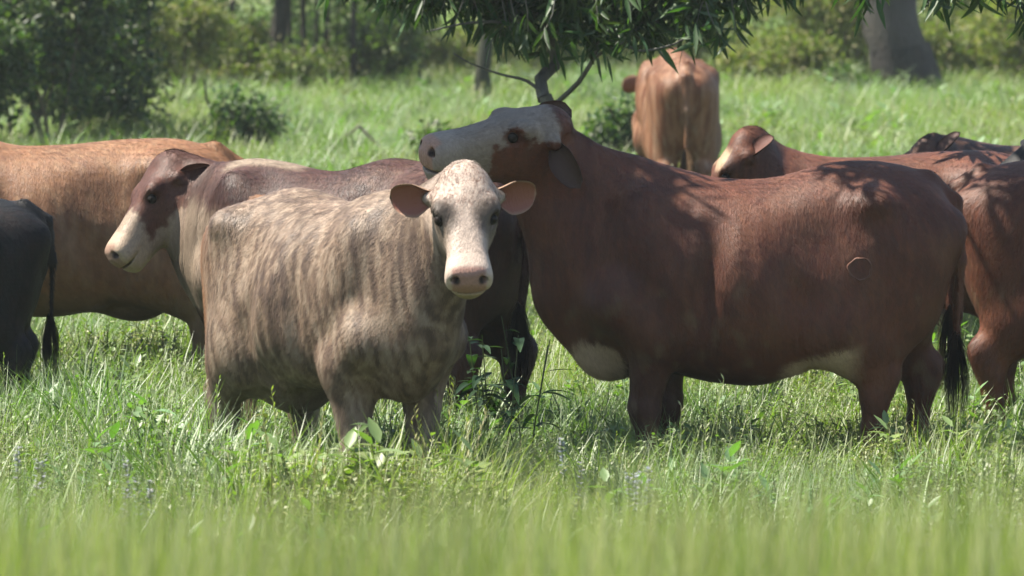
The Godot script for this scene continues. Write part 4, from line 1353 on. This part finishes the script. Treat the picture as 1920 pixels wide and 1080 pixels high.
func weeds() -> void:
	var mauve := Color(0.29, 0.285, 0.37)
	var spots := [[1150, 17.6, 3, "mauve flower spikes in the grass below the gap between pale and red animals"], [1195, 17.0, 2, "grey mauve flower pair just right of the larger mauve clump"], [1085, 18.0, 2, "faint mauve flower spikes left of the larger clump"],
		[235, 17.2, 2, "pale mauve flowers in the grass at lower left"], [265, 17.3, 2, "pale mauve flower spikes right beside the lower left pair"], [45, 17.7, 3, "greyish flower spikes near the left edge"], [1905, 16.0, 3, "pale flower heads at the right edge, low in the picture"]]
	for s in spots:
		var o := thing("flowering_weed", ground_at(s[0], s[1]))
		tag(o, s[3], "flower", "mauve flowering weeds in the grass")
		for i in int(s[2]):
			var l := Leafage.new()
			flower_spike(l, around(0.06), rng.randf_range(0.46, 0.57), mauve)
			part("flower_spike", mesh_of(l), grass_mat, o)
	# broad leaved dark weed before the hind leg of the white faced cow
	var weeds_ := [["broad_weed", 925, 20.7, 0.74, Color(0.028, 0.055, 0.022), 26, 0.12, 0.038, "dark broad leaved weed between the pale cow and the red animal"], ["broad_weed", 985, 20.9, 0.80, Color(0.05, 0.10, 0.03), 9, 0.16, 0.035, "few long green leaves in the gap before the red animal's chest"],
		["broad_weed", 655, 19.0, 0.52, Color(0.09, 0.13, 0.045), 18, 0.08, 0.026, "leafy weed between the pale cow's legs"], ["broad_weed", 450, 19.4, 0.58, Color(0.11, 0.12, 0.05), 16, 0.07, 0.022, "brownish weed at the pale cow's hind leg"]]
	for q in weeds_:
		var o := thing(q[0], ground_at(q[1], q[2]))
		tag(o, q[8], "weed", "broad leaved weeds")
		var shapes := []
		for k in 4:
			var lv := Leafage.new()
			lv.leaf(Vector3.ZERO, Vector3(1, 0.25, 0), Vector3.UP, float(q[6]), float(q[7]) * (0.8 + 0.12 * k), varied(q[4], 0.25), 0.2 + 0.17 * k, 5)
			shapes.append(mesh_of(lv))
		for s in 4:
			var top := around(0.10) + Vector3(0, float(q[3]) * rng.randf_range(0.7, 1.0), 0)
			var l := Leafage.new()
			l.tube(PackedVector3Array([Vector3.ZERO, top * 0.5 + around(0.02), top]), 0.004, 0.002, Color(0.07, 0.09, 0.035), 4)
			part("stem", mesh_of(l), grass_mat, o)
			for i in int(q[5]) / 2:
				var leaf := part("leaf", shapes[i % 4], leaf_mat, o)
				leaf.transform = Transform3D(Basis(Vector3.UP, rng.randf() * TAU).rotated(Vector3(1, 0, 0), rng.randf_range(-0.3, 0.3)).scaled_local(Vector3.ONE * rng.randf_range(0.6, 1.15)), top * rng.randf_range(0.45, 1.0))
	# pale feathery weed at the right
	var f := thing("feathery_weed", ground_at(1865, 16.9))
	tag(f, "pale green feathery weed standing tall at the right edge", "weed")
	var lv := Leafage.new()
	for s in 9:
		var top := around(0.16 * rng.randf()) + Vector3(0.02, rng.randf_range(0.55, 0.84), 0)
		lv.tube(PackedVector3Array([around(0.03), top * 0.5, top]), 0.004, 0.002, Color(0.2, 0.25, 0.1), 4)
		for i in 46:
			lv.leaf(top * rng.randf_range(0.4, 1.0), around(1.0) + Vector3(0, rng.randf_range(0.2, 1.2), 0), Vector3.UP, rng.randf_range(0.02, 0.05), 0.010, varied(Color(0.21, 0.25, 0.13), 0.2), 0.2, 2)
	part("foliage", mesh_of(lv), grass_mat, f)


func _ready() -> void:
	rng.seed = 4
	grain.seed = 3
	grain.frequency = 1.0
	grain.noise_type = FastNoiseLite.TYPE_SIMPLEX_SMOOTH
	grain.fractal_octaves = 2
	patch.seed = 9
	patch.frequency = 1.0
	patch.noise_type = FastNoiseLite.TYPE_SIMPLEX_SMOOTH
	patch.fractal_octaves = 3
	lens_and_light()
	pasture()
	cattle()
	vegetation()


func lens_and_light() -> void:
	var cam := Camera3D.new()
	cam.name = "camera"
	add_child(cam)
	cam.position = EYE
	cam.rotation.x = -PITCH
	cam.fov = rad_to_deg(2.0 * atan(540.0 / FOCAL))
	cam.near = 0.5
	cam.far = 4000.0
	var glass := CameraAttributesPhysical.new()
	glass.frustum_focal_length = 12.0 * FOCAL / 540.0
	glass.exposure_aperture = 6.3
	glass.frustum_focus_distance = 21.5
	cam.attributes = glass
	cam.current = true
	var env := Environment.new()
	env.background_mode = Environment.BG_SKY
	var sky := Sky.new()
	var sm := ProceduralSkyMaterial.new()
	sm.sky_top_color = Color(0.50, 0.60, 0.74)
	sm.sky_horizon_color = Color(0.85, 0.86, 0.86)
	sm.sky_curve = 0.12
	sm.ground_bottom_color = Color(0.25, 0.30, 0.18)
	sm.ground_horizon_color = Color(0.62, 0.68, 0.66)
	sky.sky_material = sm
	env.sky = sky
	env.background_energy_multiplier = 0.58
	env.tonemap_mode = Environment.TONE_MAPPER_LINEAR
	env.tonemap_exposure = 3.6
	env.fog_enabled = true
	env.fog_density = 0.00035
	env.fog_light_color = Color(0.80, 0.84, 0.84)
	env.sdfgi_enabled = true
	env.ssao_enabled = true
	env.ssil_enabled = true
	var we := WorldEnvironment.new()
	we.name = "daylight"
	we.environment = env
	add_child(we)
	var sun := DirectionalLight3D.new()
	sun.name = "sun"
	sun.light_energy = 1.6
	sun.light_color = Color(1.0, 0.965, 0.91)
	sun.light_angular_distance = 0.5
	sun.shadow_enabled = true
	add_child(sun)
	sun.look_at_from_position(Vector3(-0.50, 0.86, -0.10) * 20.0, Vector3.ZERO, Vector3.UP)


func pasture() -> void:
	var p := PlaneMesh.new()
	p.size = Vector2(3000, 3000)
	var m := plain(Color.WHITE, 0.95, 0.2)
	var soil := noise_tex(0.02, 17, 0.0, 6, 1024)
	var ramp := Gradient.new()
	ramp.offsets = PackedFloat32Array([0.25, 0.5, 0.75])
	ramp.colors = PackedColorArray([Color(0.06, 0.05, 0.03).linear_to_srgb(), Color(0.07, 0.085, 0.034).linear_to_srgb(), Color(0.10, 0.125, 0.05).linear_to_srgb()])
	soil.color_ramp = ramp
	m.albedo_texture = soil
	m.uv1_triplanar = true
	m.uv1_world_triplanar = true
	m.uv1_scale = Vector3.ONE * 0.35
	var o := part("ground", p, m)
	tag(o, "", "", "", "structure")
